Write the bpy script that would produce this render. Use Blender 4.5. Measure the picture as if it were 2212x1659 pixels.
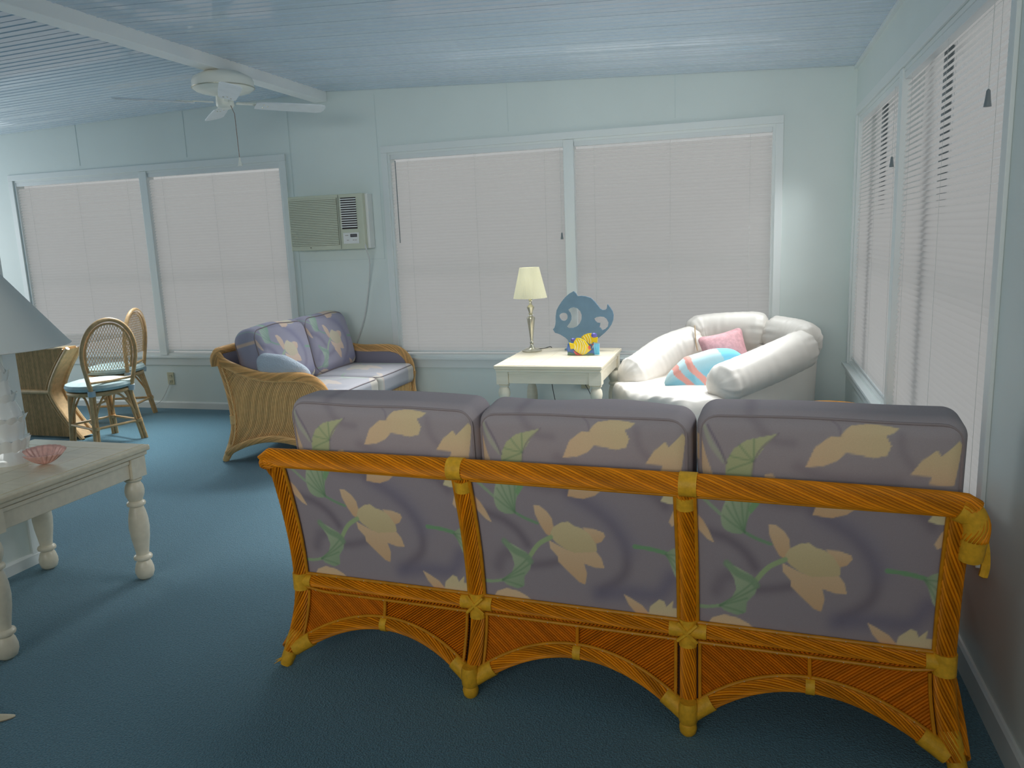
import bpy, bmesh, math, random
import numpy as np
from mathutils import Vector, Matrix, Euler

random.seed(7); np.random.seed(7)
S = bpy.context.scene
for o in list(bpy.data.objects): bpy.data.objects.remove(o)
COL = S.collection
PI = math.pi

# ------------------------------------------------------------------ camera, world, lights, exposure
def set_camera():
    p, y, r, f = 0.1829, 0.2938, -0.0395, 1694.88
    fw = Vector((-math.sin(y)*math.cos(p), math.cos(y)*math.cos(p), -math.sin(p)))
    rt = Vector((math.cos(y), math.sin(y), 0)); up = rt.cross(fw)
    rt2 = rt*math.cos(r) + up*math.sin(r); up2 = up*math.cos(r) - rt*math.sin(r)
    c = bpy.data.cameras.new('camera'); o = bpy.data.objects.new('camera', c); COL.objects.link(o)
    c.sensor_width = 36; c.lens = f/2212*36; c.clip_start = .05; c.clip_end = 200
    m = Matrix((rt2, up2, -fw)).transposed().to_4x4(); m.translation = (0, 0, 1.55)
    o.matrix_world = m
    S.camera = o
set_camera()

W = bpy.data.worlds.new('overcast_sky'); S.world = W; W.use_nodes = True
bg = W.node_tree.nodes['Background']; bg.inputs[0].default_value = (1.0, 1.0, 1.0, 1); bg.inputs[1].default_value = 0.47

def area(name, loc, aim, sx, sy, power, color=(1, 1, 1), spread=180):
    l = bpy.data.lights.new(name, 'AREA'); l.shape = 'RECTANGLE'; l.size = sx; l.size_y = sy
    l.energy = power; l.color = color; l.spread = math.radians(spread)
    o = bpy.data.objects.new(name, l); COL.objects.link(o); o.location = loc
    o.rotation_euler = Vector(aim).to_track_quat('-Z', 'Y').to_euler()
    return o
DAY = (0.95, 0.99, 1.0)
# daylight that the tilted louvres of the three windows throw down on the floor and up at the ceiling
DOWN, UP = 29, 2
for (x, sx) in ((-5.6, 3.0), (-1.4, 3.1)):
    area('window_daylight', (x, 6.34, 2.15), (0, -.60, -.80), sx, .22, DOWN, DAY, 72)
    area('window_daylight', (x, 6.36, 0.80), (0, -.60, .80), sx, .20, UP, DAY, 72)
area('window_daylight', (0.63, 4.55, 2.15), (-.60, 0, -.80), 3.4, .22, DOWN*.68, DAY, 72)
area('window_daylight', (0.64, 4.55, 0.80), (-.60, 0, .80), 3.4, .20, UP, DAY, 72)
# unseen fill lights added at the dining end and rear to brighten the room
area('dining_end_fill', (-8.8, 4.9, 1.5), (1, 0, .02), 2.6, 1.7, 46, DAY)
area('rear_fill', (-.9, -2.3, 1.7), (.22, 1, -.02), 2.2, 1.4, 15, (1, .85, .70))
area('rear_high_fill', (-1.4, -2.4, 2.2), (.0, 1, -.06), 3.8, .8, 15, (.95, 1, .98), 60)

S.view_settings.view_transform = 'Standard'; S.view_settings.look = 'None'
S.view_settings.exposure = 0.0; S.view_settings.gamma = 1.0; S.view_settings.use_curve_mapping = False
S.cycles.use_denoising = True
S.cycles.max_bounces = 10; S.cycles.diffuse_bounces = 6; S.cycles.transparent_max_bounces = 12
S.cycles.caustics_reflective = False; S.cycles.caustics_refractive = False
S.cycles.sample_clamp_indirect = 4

# ------------------------------------------------------------------ helpers
def lin(c):
    return tuple(((v/255)/12.92 if v/255 <= .04045 else ((v/255+.055)/1.055)**2.4) for v in c)

def mat(name, rgb, rough=.6, var=.0, vscale=8., bump=0., bscale=60., metal=0., spec=.5, coat=0., stretch=None,
        attr=False, tone=False, translucent=0., trans_rgb=None, sheen=0., vor=False):
    m = bpy.data.materials.new(name); m.use_nodes = True
    nt = m.node_tree; N = nt.nodes; L = nt.links; b = N['Principled BSDF']
    c = lin(rgb) + (1,)
    b.inputs['Base Color'].default_value = c
    b.inputs['Roughness'].default_value = rough; b.inputs['Metallic'].default_value = metal
    b.inputs['Specular IOR Level'].default_value = spec; b.inputs['Coat Weight'].default_value = coat
    b.inputs['Sheen Weight'].default_value = sheen
    tc = N.new('ShaderNodeTexCoord'); mp = N.new('ShaderNodeMapping')
    L.new(tc.outputs['Object'], mp.inputs[0])
    if stretch: mp.inputs['Scale'].default_value = stretch
    src = None
    if attr:
        a = N.new('ShaderNodeVertexColor'); a.layer_name = 'Col'; src = a.outputs[0]
    if tone:
        m['tone'] = 1; a = N.new('ShaderNodeVertexColor'); a.layer_name = 'Col'
        mt = N.new('ShaderNodeMix'); mt.data_type = 'RGBA'; mt.blend_type = 'MULTIPLY'; mt.inputs[0].default_value = 1
        mt.inputs[6].default_value = c; L.new(a.outputs[0], mt.inputs[7]); src = mt.outputs[2]
    if var > 0:
        n = N.new('ShaderNodeTexNoise'); n.inputs['Scale'].default_value = vscale; n.inputs['Detail'].default_value = 5
        L.new(mp.outputs[0], n.inputs['Vector'])
        r = N.new('ShaderNodeMapRange'); r.inputs[1].default_value = .3; r.inputs[2].default_value = .7
        r.inputs[3].default_value = 1-var; r.inputs[4].default_value = 1+var
        L.new(n.outputs[0], r.inputs[0])
        mx = N.new('ShaderNodeMix'); mx.data_type = 'RGBA'; mx.blend_type = 'MULTIPLY'; mx.inputs[0].default_value = 1
        mx.inputs[6].default_value = c
        if src: L.new(src, mx.inputs[6])
        L.new(r.outputs[0], mx.inputs[7]); src = mx.outputs[2]
    if src: L.new(src, b.inputs['Base Color'])
    if bump > 0:
        n2 = N.new('ShaderNodeTexVoronoi' if vor else 'ShaderNodeTexNoise'); n2.inputs['Scale'].default_value = bscale
        if not vor: n2.inputs['Detail'].default_value = 3
        L.new(mp.outputs[0], n2.inputs['Vector'])
        bp = N.new('ShaderNodeBump'); bp.inputs['Strength'].default_value = bump; bp.inputs['Distance'].default_value = .004
        L.new(n2.outputs[0], bp.inputs['Height']); L.new(bp.outputs[0], b.inputs['Normal'])
    if translucent > 0:
        t = N.new('ShaderNodeBsdfTranslucent'); t.inputs[0].default_value = lin(trans_rgb or rgb) + (1,)
        ms = N.new('ShaderNodeMixShader'); ms.inputs[0].default_value = translucent
        L.new(b.outputs[0], ms.inputs[1]); L.new(t.outputs[0], ms.inputs[2])
        L.new(ms.outputs[0], N['Material Output'].inputs[0])
    return m

def glass_mat(name, tint, refl=.08):
    m = bpy.data.materials.new(name); m.use_nodes = True
    nt = m.node_tree; N = nt.nodes; L = nt.links; N.remove(N['Principled BSDF'])
    t = N.new('ShaderNodeBsdfTransparent'); t.inputs[0].default_value = tint + (1,)
    g = N.new('ShaderNodeBsdfGlossy'); g.inputs['Roughness'].default_value = .02
    fr = N.new('ShaderNodeFresnel'); 
    ge = N.new('ShaderNodeNewGeometry'); mr = N.new('ShaderNodeMapRange'); mr.inputs[3].default_value = 1.45; mr.inputs[4].default_value = 1/1.45
    L.new(ge.outputs['Backfacing'], mr.inputs[0]); L.new(mr.outputs[0], fr.inputs[0])      # thin pane: same reflectance on both faces
    ms = N.new('ShaderNodeMixShader'); L.new(fr.outputs[0], ms.inputs[0]); L.new(t.outputs[0], ms.inputs[1]); L.new(g.outputs[0], ms.inputs[2])
    L.new(ms.outputs[0], N['Material Output'].inputs[0])
    return m

class MB:
    def __init__(s): s.v = []; s.f = []; s.c = {}
    def add(s, vs, fs):
        b = len(s.v); s.v.extend([tuple(map(float, p)) for p in vs]); s.f.extend([tuple(i+b for i in f) for f in fs])
        return s
    def box(s, c, d, rz=0., m=None):
        hx, hy, hz = d[0]/2, d[1]/2, d[2]/2
        p = [Vector((x, y, z)) for x in (-hx, hx) for y in (-hy, hy) for z in (-hz, hz)]
        if rz: R = Matrix.Rotation(rz, 3, 'Z'); p = [R @ q for q in p]
        if m is not None: p = [m @ q for q in p]
        p = [q + Vector(c) for q in p]
        return s.add(p, [(0, 1, 3, 2), (4, 6, 7, 5), (0, 4, 5, 1), (2, 3, 7, 6), (0, 2, 6, 4), (1, 5, 7, 3)])
    def frames(s, path, closed=False):
        P = [Vector(p) for p in path]; n = len(P); T = []
        for i in range(n):
            a = P[i-1] if (i > 0 or closed) else P[0]; b = P[(i+1) % n] if (i < n-1 or closed) else P[-1]
            d = b-a; T.append(d.normalized() if d.length > 1e-9 else Vector((0, 0, 1)))
        ref = Vector((0, 0, 1)) if abs(T[0].z) < .9 else Vector((0, 1, 0))
        u = (ref - T[0]*ref.dot(T[0])).normalized(); out = []
        for i in range(n):
            u = (u - T[i]*u.dot(T[i])).normalized(); out.append((P[i], T[i], u, T[i].cross(u)))
        return out
    def tube(s, path, r, n=8, closed=False, cap=True, prof=None):
        # r: number or list; prof(theta, dist, i) -> radius factor
        fr = s.frames(path, closed); m = len(fr); vs = []; fs = []; dist = 0
        for i, (p, t, u, w) in enumerate(fr):
            if i: dist += (p-fr[i-1][0]).length
            ri = r[i] if isinstance(r, (list, tuple)) else r
            for k in range(n):
                th = 2*PI*k/n; q = ri*(prof(th, dist, i) if prof else 1)
                vs.append(p + (u*math.cos(th) + w*math.sin(th))*q)
        for i in range(m if closed else m-1):
            j = (i+1) % m
            for k in range(n):
                l = (k+1) % n; fs.append((i*n+k, i*n+l, j*n+l, j*n+k))
        if cap and not closed:
            fs.append(tuple(range(n-1, -1, -1))); fs.append(tuple(range((m-1)*n, m*n)))
        return s.add(vs, fs)
    def lathe(s, prof, c=(0, 0, 0), n=24, lobes=0, amp=0., sx=1., sy=1.):
        vs = []; fs = []; m = len(prof)
        for r, z in prof:
            for k in range(n):
                th = 2*PI*k/n; q = r*(1+amp*abs(math.cos(lobes*th/2)) if lobes else 1)
                vs.append((c[0]+q*math.cos(th)*sx, c[1]+q*math.sin(th)*sy, c[2]+z))
        for i in range(m-1):
            for k in range(n):
                l = (k+1) % n; fs.append((i*n+k, i*n+l, (i+1)*n+l, (i+1)*n+k))
        if prof[0][0] > 1e-4: fs.append(tuple(range(n-1, -1, -1)))
        if prof[-1][0] > 1e-4: fs.append(tuple(range((m-1)*n, m*n)))
        return s.add(vs, fs)
    def grid(s, fn, nu, nv, cu=False, cv=False):
        vs = [fn(i/(nu if cu else nu-1), j/(nv if cv else nv-1)) for i in range(nu) for j in range(nv)]; fs = []
        for i in range(nu if cu else nu-1):
            for j in range(nv if cv else nv-1):
                a, b = (i+1) % nu, (j+1) % nv
                fs.append((i*nv+j, a*nv+j, a*nv+b, i*nv+b))
        return s.add(vs, fs)
    def prism(s, poly, t, fn=None, holes=()):
        # flat polygon (x, z) thickened along y; holes handled by triangulating with bmesh
        bm = bmesh.new(); es = []
        for loop in (poly,)+tuple(holes):
            vs = [bm.verts.new((x, 0, z)) for x, z in loop]
            es += [bm.edges.new((vs[i], vs[(i+1) % len(vs)])) for i in range(len(vs))]
        bmesh.ops.triangle_fill(bm, use_beauty=True, use_dissolve=False, edges=es, normal=(0, -1, 0))
        g = bmesh.ops.extrude_face_region(bm, geom=bm.faces[:])
        bmesh.ops.translate(bm, verts=[e for e in g['geom'] if isinstance(e, bmesh.types.BMVert)], vec=(0, t, 0))
        bmesh.ops.recalc_face_normals(bm, faces=bm.faces[:]); bm.verts.index_update()
        vs = [v.co.copy() for v in bm.verts]
        if fn: vs = [fn(v) for v in vs]
        s.add(vs, [tuple(v.index for v in f.verts) for f in bm.faces]); bm.free(); return s
    def build(s, name, m, parent=None, smooth=True, bevel=0., seg=2, fix=True):
        me = bpy.data.meshes.new(name); me.from_pydata(s.v, [], s.f)
        if fix or bevel:
            bm = bmesh.new(); bm.from_mesh(me)
            if bevel: bmesh.ops.bevel(bm, geom=bm.edges[:], offset=bevel, segments=seg, affect='EDGES', profile=.5)
            if fix: bmesh.ops.recalc_face_normals(bm, faces=bm.faces[:])
            bm.to_mesh(me); bm.free()
        if smooth: me.polygons.foreach_set('use_smooth', [True]*len(me.polygons))
        if smooth and bevel == 0 and len(me.polygons) < 20000:
            try: me.set_sharp_from_angle(angle=math.radians(42))
            except Exception: pass
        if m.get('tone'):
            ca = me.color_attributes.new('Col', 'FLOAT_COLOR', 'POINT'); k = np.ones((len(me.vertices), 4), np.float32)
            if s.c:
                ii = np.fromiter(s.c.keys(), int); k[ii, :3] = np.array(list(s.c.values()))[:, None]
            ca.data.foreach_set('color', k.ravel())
        me.materials.append(m)
        o = bpy.data.objects.new(name, me); COL.objects.link(o)
        if parent: o.parent = parent
        return o

def mesh_np(name, V, F, m, parent=None, cols=None):
    me = bpy.data.meshes.new(name); me.from_pydata(V.tolist() if hasattr(V, 'tolist') else V, [], F)
    me.polygons.foreach_set('use_smooth', [True]*len(me.polygons))
    if cols is not None:
        ca = me.color_attributes.new('Col', 'FLOAT_COLOR', 'POINT')
        ca.data.foreach_set('color', np.concatenate([cols, np.ones((len(cols), 1))], 1).astype(np.float32).ravel())
    bm = bmesh.new(); bm.from_mesh(me); bmesh.ops.recalc_face_normals(bm, faces=bm.faces[:]); bm.to_mesh(me); bm.free()
    me.materials.append(m)
    o = bpy.data.objects.new(name, me); COL.objects.link(o)
    if parent: o.parent = parent
    return o

def thing(name, label, cat, loc=(0, 0, 0), rz=0., group=None):
    o = bpy.data.objects.new(name, None); COL.objects.link(o); o.location = loc; o.rotation_euler = (0, 0, rz)
    o.empty_display_size = .1
    o['label'] = label; o['category'] = cat
    if group: o['group'] = group
    return o
def tag(o, label, cat, group=None):
    o['label'] = label; o['category'] = cat
    if group: o['group'] = group
    return o
def structure(o): o['kind'] = 'structure'; return o
def stuff(o): o['kind'] = 'stuff'; return o
def kids(o): return [c for c in bpy.data.objects if c.parent == o]
def copy_tree(o, parent=None):
    c = o.copy(); COL.objects.link(c)
    if parent: c.parent = parent
    for k in kids(o): copy_tree(k, c)
    return c
def smoothpath(pts, n=12):
    P = [Vector(p) for p in pts]; out = []
    for i in range(len(P)-1):
        a, b = P[max(i-1, 0)], P[i]; c, d = P[i+1], P[min(i+2, len(P)-1)]
        for k in range(n):
            t = k/n
            out.append(.5*((2*b)+(c-a)*t+(2*a-5*b+4*c-d)*t*t+(3*b-a-3*c+d)*t**3))
    out.append(P[-1]); return out

# ------------------------------------------------------------------ materials
M = {}
M['wall'] = mat('wall_paint', (222, 231, 228), .5, var=.02, vscale=2, bump=.05, bscale=300)
M['trim'] = mat('trim_paint', (228, 233, 232), .35)
M['ceiling'] = mat('ceiling_enamel', (199, 213, 226), .07, spec=.75, var=.02, vscale=1.5)
M['carpet'] = mat('blue_carpet', (92, 130, 146), .95, var=.26, vscale=150, bump=.9, bscale=170, spec=.1, vor=True, sheen=.2)
M['slat'] = mat('blind_slat', (240, 238, 236), .45, translucent=.93, trans_rgb=(253, 251, 250))
M['blind'] = mat('blind_rail', (226, 230, 230), .4)
M['cord'] = mat('dark_cord', (60, 62, 64), .6)
M['wcord'] = mat('white_cord', (205, 208, 206), .5)
M['sash'] = mat('window_sash', (120, 130, 134), .4)
M['pane'] = glass_mat('window_glass', (.97, .985, .98))
M['tglass'] = glass_mat('table_glass', (.96, .985, .975))
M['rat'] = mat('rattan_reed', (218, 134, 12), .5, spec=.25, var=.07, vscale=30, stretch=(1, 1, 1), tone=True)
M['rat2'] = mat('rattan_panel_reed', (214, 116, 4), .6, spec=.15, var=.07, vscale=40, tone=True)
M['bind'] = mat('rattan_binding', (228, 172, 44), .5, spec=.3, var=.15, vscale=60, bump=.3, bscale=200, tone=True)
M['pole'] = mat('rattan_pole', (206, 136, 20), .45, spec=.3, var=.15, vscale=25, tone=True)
M['ratL'] = mat('glare_rattan_reed', (238, 192, 130), .42, var=.07, vscale=30, tone=True)  # loveseat set: the sofa's rattan, lightened to paint in haze and glare
M['ratL2'] = mat('glare_rattan_panel', (242, 198, 134), .45, var=.07, vscale=30, tone=True)
M['bindL'] = mat('glare_rattan_binding', (240, 196, 132), .45, var=.12, vscale=60, tone=True)
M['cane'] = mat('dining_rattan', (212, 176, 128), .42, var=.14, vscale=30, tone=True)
M['core'] = mat('stained_backing', (84, 40, 12), .7)
M['nail'] = mat('brad_head', (225, 215, 190), .3, metal=.2)
M['fab'] = mat('floral_fabric', (165, 160, 178), .85, attr=True, var=.05, vscale=500, spec=.15)
M['piping'] = mat('cushion_piping', (150, 138, 140), .8)
M['cream'] = mat('whitewashed_wood', (232, 222, 200), .32, var=.05, vscale=6, stretch=(1, 6, 6))
M['creamtop'] = mat('whitewashed_top', (230, 218, 192), .22, var=.06, vscale=5, stretch=(1, 7, 7))
M['leather'] = mat('white_leather', (216, 210, 202), .42, var=.03, vscale=4, bump=.5, bscale=9)
M['white'] = mat('white_plastic', (232, 233, 230), .35)
M['acwhite'] = mat('appliance_cream', (206, 210, 190), .45)
M['dark'] = mat('dark_plastic', (38, 24, 30), .5)
M['brass'] = mat('champagne_metal', (200, 196, 178), .28, metal=.75)
M['shade'] = mat('pleated_shade', (240, 236, 206), .7, translucent=.35, trans_rgb=(250, 244, 215))
M['bigshade'] = mat('white_shade', (226, 230, 228), .75, translucent=.10)
M['ceramic'] = mat('white_glaze', (240, 241, 240), .12, coat=.5)
M['pink'] = mat('pink_shell', (222, 176, 168), .4, var=.18, vscale=40)
M['bone'] = mat('starfish', (222, 210, 184), .8, bump=.6, bscale=120)
M['fishblue'] = mat('blue_painted_wood', (104, 136, 160), .5, var=.08, vscale=10)
M['outlet'] = mat('ivory_plate', (205, 200, 170), .4)
M['bluecush'] = mat('pale_blue_cushion', (186, 208, 210), .85, var=.12, vscale=18)
M['tie'] = mat('cushion_tie', (190, 208, 218), .8)
M['knit'] = mat('knitted_cotton', (205, 214, 226), .9, bump=.8, bscale=110, vor=True)
M['deck'] = mat('seat_deck_cloth', (150, 145, 160), .9)
M['seam'] = mat('panel_joint', (208, 219, 217), .6)
M['fanw'] = mat('fan_enamel', (240, 240, 230), .3)
M['blade'] = mat('fan_blade', (236, 240, 242), .4, var=.04, vscale=10)
M['chain'] = mat('pull_chain', (120, 96, 84), .4, metal=.5)

# ------------------------------------------------------------------ room
XL, XR, YN, YF = -9.0, .746, -2.6, 6.46
ZR, XRG = 2.875, -3.6                       # ceiling ridge
def zc(x): return ZR - .0445*(x-XRG) if x > XRG else ZR + .0265*(x-XRG)
WIN = [(-7.165, -4.062, .54, 2.322), (-3.0, .192, .54, 2.322)]
RWIN = (2.79, 6.31, .53, 2.322)
WT = .12

floor = structure(MB().box(((XL+XR)/2, (YN+YF)/2, -.03), (XR-XL+.3, YF-YN+.3, .06)).build('floor', M['carpet'], smooth=False))

def wall_boxes(a0, a1, z0, z1, holes, put):
    xs = sorted(set([a0, a1]+[h[0] for h in holes]+[h[1] for h in holes])); zs = sorted(set([z0, z1]+[h[2] for h in holes]+[h[3] for h in holes]))
    for i in range(len(xs)-1):
        for j in range(len(zs)-1):
            mx, mz = (xs[i]+xs[i+1])/2, (zs[j]+zs[j+1])/2
            if any(h[0] < mx < h[1] and h[2] < mz < h[3] for h in holes): continue
            put(xs[i], xs[i+1], zs[j], zs[j+1])
b = MB(); wall_boxes(XL, XR+WT, 0, 2.95, WIN, lambda a, c, d, e: b.box(((a+c)/2, YF+WT/2, (d+e)/2), (c-a, WT, e-d)))
wall_back = structure(b.build('wall_back', M['wall'], smooth=False))
b = MB(); wall_boxes(YN, YF, 0, 2.72, [RWIN], lambda a, c, d, e: b.box((XR+WT/2, (a+c)/2, (d+e)/2), (WT, c-a, e-d)))
wall_right = structure(b.build('wall_right', M['wall'], smooth=False))
structure(MB().box((XL-WT/2, (YN+YF)/2, 1.45), (WT, YF-YN, 2.9)).build('wall_left', M['wall'], smooth=False))
structure(MB().box(((XL+XR)/2, YN-WT/2, 1.47), (XR-XL+2*WT, WT, 2.94)).build('wall_rear', M['wall'], smooth=False))
wall_part = structure(MB().box((-3.565, (YN+2.985)/2, 1.425), (.15, 2.985-YN, 2.85)).build('wall_partition', M['wall'], smooth=False))
MB().box((-3.555, 2.992, 1.42), (.155, .014, 2.84)).build('end_casing', M['trim'], wall_part, smooth=False)
MB().box((-3.484, 2.955, 1.42), (.012, .06, 2.84)).build('side_casing', M['trim'], wall_part, smooth=False)

# sheet joints and patched panel edges on the back wall
def seam(x, z0, z1): MB().box((x, YF-.0012, (z0+z1)/2), (.004, .0024, z1-z0)).build('panel_joint', M['seam'], wall_back, smooth=False)
for x in (-6.3, -5.05, -1.9, -.55): seam(x, 2.42, zc(x))
seam(-3.09, 1.42, 2.82); seam(-3.95, .5, 2.8)
MB().box((-3.52, YF-.0012, 1.42), (.86, .0024, .004)).build('panel_joint', M['seam'], wall_back, smooth=False)

# ceiling: two sloping decks carrying ribbed metal pans
ceil = structure(MB().add([(XL-.1, YN-.1, zc(XL-.1)+.02), (XRG, YN-.1, ZR+.02), (XR+.1, YN-.1, zc(XR+.1)+.02), (XL-.1, YF+.1, zc(XL-.1)+.02), (XRG, YF+.1, ZR+.02), (XR+.1, YF+.1, zc(XR+.1)+.02),
      (XL-.1, YN-.1, 3.02), (XR+.1, YN-.1, 3.02), (XL-.1, YF+.1, 3.02), (XR+.1, YF+.1, 3.02)],
     [(0, 1, 4, 3), (1, 2, 5, 4), (6, 8, 9, 7), (0, 6, 7, 2, 1), (3, 4, 5, 9, 8), (0, 3, 8, 6), (2, 7, 9, 5)]).build('ceiling', M['ceiling'], smooth=False))
PW = .302
prof = [(0, .009), (.005, .0), (.066, 0), (.071, -.004), (.080, -.004), (.085, 0), (.142, 0), (.147, -.004), (.156, -.004), (.161, 0), (.218, 0), (.223, -.004), (.232, -.004), (.237, 0), (PW-.005, 0), (PW, .009)]
def pan(x0, x1):
    m = MB(); n = len(prof)
    m.add([(x, y, zc(x)+z) for x in (x0, x1) for y, z in prof], [(i, i+1, n+i+1, n+i) for i in range(n-1)])
    return m
protos = [pan(XL, XRG-.02).build('ceiling_panel', M['ceiling'], ceil, smooth=False, fix=False), pan(XRG+.02, XR).build('ceiling_panel', M['ceiling'], ceil, smooth=False, fix=False)]
for k in range(int((YF-YN)/PW)+1):
    for p in protos:
        o = p if k == 0 else p.copy()
        if k: COL.objects.link(o)
        o.location = (0, YF - (k+1)*PW, 0)
b = MB().box((-3.6, (YN+YF)/2, 2.835), (.125, YF-YN-.01, .09))
M['beam'] = mat('beam_paint', (250, 250, 248), .4)
beam = structure(b.build('trim_1', M['beam'], smooth=False, bevel=.004))
MB().box((-3.664, (YN+YF)/2, 2.797), (.004, YF-YN-.02, .006)).build('beam_edge', mat('raw_wood_edge', (176, 150, 104), .6), beam, smooth=False)
structure(MB().box((XR-.012, (YN+YF)/2, zc(XR)-.012), (.024, YF-YN, .024)).build('trim_2', M['trim'], smooth=False))
def baseboard(name, p0, p1, nrm, h=.085):
    a = Vector(p0); c = Vector(p1); d = c-a; n = Vector(nrm); m = MB()
    pr = [(0, 0), (.014, 0), (.014, h-.012), (.008, h), (0, h)]
    vs = [q + n*x + Vector((0, 0, z)) for q in (a, c) for x, z in pr]; k = len(pr)
    m.add(vs, [(i, (i+1) % k, k+(i+1) % k, k+i) for i in range(k)]+[tuple(range(k)), tuple(range(k, 2*k))])
    return structure(m.build(name, M['trim'], smooth=False))
baseboard('baseboard_back', (XL, YF, 0), (XR, YF, 0), (0, -1, 0), .07)
baseboard('baseboard_right', (XR, YN, 0), (XR, YF, 0), (-1, 0, 0), .10)
baseboard('baseboard_partition', (-3.49, YN, 0), (-3.49, 2.985, 0), (1, 0, 0), .065)

# ------------------------------------------------------------------ windows
def window(name, x0, x1, z0, z1, mull, extra, xf):
    """built along local x with the room at -y and the wall face at y=0; xf places it"""
    w = structure(bpy.data.objects.new(name, None)); COL.objects.link(w); w.matrix_world = xf
    c = .058; t = .014
    m = MB(); m.box(((x0+x1)/2, -t/2, z1+c/2), (x1-x0+2*c, t, c)); m.box((x0-c/2, -t/2, (z0+z1)/2), (c, t, z1-z0)); m.box((x1+c/2, -t/2, (z0+z1)/2), (c, t, z1-z0))
    m.build('casing', M['trim'], w, smooth=False, bevel=.003)
    m = MB(); m.box(((x0+x1)/2, -.012, z0-.012), (x1-x0+2*c+.03, .06, .022)); m.build('stool', M['trim'], w, smooth=False, bevel=.004)
    MB().box(((x0+x1)/2, -.008, z0-.06), (x1-x0+2*c, .015, .075)).build('apron', M['trim'], w, smooth=False, bevel=.003)
    m = MB(); d = .02
    for x in (x0+d/2, x1-d/2): m.box((x, .05, (z0+z1)/2), (d, .096, z1-z0))
    m.box(((x0+x1)/2, .05, z1-d/2), (x1-x0-2*d, .096, d)); m.box(((x0+x1)/2, .05, z0+d/2), (x1-x0-2*d, .096, d))
    m.build('jamb', M['trim'], w, smooth=False)
    for x in mull: MB().box((x, .045, (z0+z1)/2), (.088, .105, z1-z0-.002)).build('mullion', M['trim'], w, smooth=False, bevel=.004)
    edges = [x0]+list(mull)+[x1]
    for i in range(len(edges)-1):
        a, e = edges[i]+.045*(i > 0), edges[i+1]-.045*(i < len(edges)-2)
        MB().box(((a+e)/2, .09, (z0+z1)/2), (e-a-.02, .004, z1-z0-.04)).build('pane', M['pane'], w, smooth=False)
        MB().box(((a+e)/2, .100, z0+.745), (e-a, .012, .012)).build('meeting_rail', M['trim'], w, smooth=False)
    for x in extra: MB().box((x, .09, (z0+z1)/2), (.05, .03, z1-z0-.04)).build('sash_stile', M['sash'], w, smooth=False)
    return w
TB = Matrix.Translation((0, YF, 0))
TR = Matrix.Translation((XR, 0, 0)) @ Matrix.Rotation(-PI/2, 4, 'Z')       # local x -> -Y, local y -> +X
window('window_1', *WIN[0], [-5.575], [], TB)
window('window_2', *WIN[1], [-1.4], [], TB)
window('window_3', -RWIN[1], -RWIN[0], RWIN[2], RWIN[3], [-4.62], [-4.04, -5.73], TR)

PITCH, SW, TILT = .027, .0335, math.radians(55)
def slat_mesh(L):
    n = 4; vs = []
    for x in (-L/2, L/2):
        for i in range(n+1):
            s = (i/n-.5)*SW; cr = .003*(1-(2*i/n-1)**2)
            vs.append((x, s*math.cos(TILT)-cr*math.sin(TILT), s*math.sin(TILT)+cr*math.cos(TILT)))
    return vs, [(i, i+1, n+2+i, n+1+i) for i in range(n)]
def blind(x0, x1, z0, z1, xf, label, each, wand=None, pull=None, ladders=3):
    t = thing('venetian_blind', label, 'blind', group='white venetian blinds in the windows'); t.matrix_world = xf
    L = x1-x0-.006; xc = (x0+x1)/2
    MB().box((xc, .028, z1-.018), (x1-x0, .044, .038)).build('head_rail', M['blind'], t, smooth=False, bevel=.003)
    MB().box((xc, .028, z0+.026), (L, .032, .014)).build('bottom_rail', M['blind'], t, smooth=False, bevel=.003)
    n = int((z1-z0-.070)/PITCH); vs, fs = slat_mesh(L)
    if each:
        m0 = MB().add(vs, fs).build('slat', M['slat'], t, fix=False); m0.location = (xc, .028, z0+.05)
        for k in range(1, n):
            c = m0.copy(); COL.objects.link(c); c.location = (xc, .028, z0+.05+k*PITCH); c.rotation_euler = (random.uniform(-.02, .02), 0, random.uniform(-.0015, .0015))
    else:
        m = MB()
        for k in range(n):
            j = random.uniform(-.0006, .0006)
            m.add([(x+xc, y+.028, z+z0+.05+k*PITCH+j) for x, y, z in vs], fs)
        stuff(m.build('slats', M['slat'], t, fix=False))
    m = MB()
    for k in range(ladders):
        x = x0+.16+(x1-x0-.32)*k/(ladders-1)
        for y in (.012, .044): m.tube([(x, y, z0+.03), (x, y, z1-.03)], .0007, 4)
    m.build('ladder_cord', M['wcord'], t)
    if wand is not None:
        MB().tube([(wand, -.004, z1-.05), (wand+.004, -.010, z1-.75)], .0042, 8).build('tilt_wand', M['sash'], t)
    if pull is not None:
        x, zt = pull
        p = MB().tube([(x, -.006, z1-.04), (x, -.008, zt+.03)], .0013, 5).build('pull_cord', M['wcord'], t)
        MB().lathe([(.002, .055), (.006, .05), (.009, .02), (.012, 0), (.0, 0)], (x, -.008, zt-.02), 10).build('tassel', M['sash'], p)
    return t
B1, B2 = WIN
blind(B1[0]+.02, -5.575-.046, B1[2]+.02, B1[3]-.02, TB, 'white venetian blind filling the left half of the window behind the dining chairs', False)
blind(-5.575+.046, B1[1]-.02, B1[2]+.02, B1[3]-.02, TB, 'white venetian blind in the right half of the left back window, beside the air conditioner', False)
blind(B2[0]+.02, -1.4-.046, B2[2]+.02, B2[3]-.02, TB, 'white venetian blind right of the air conditioner, behind the small brass table lamp', False, wand=-2.93, pull=(-1.47, 1.55))
blind(-1.4+.046, B2[1]-.02, B2[2]+.02, B2[3]-.02, TB, 'white venetian blind behind the white leather armchair, in the right half of the back window', False)
R0, R1 = -RWIN[1], -RWIN[0]
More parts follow.
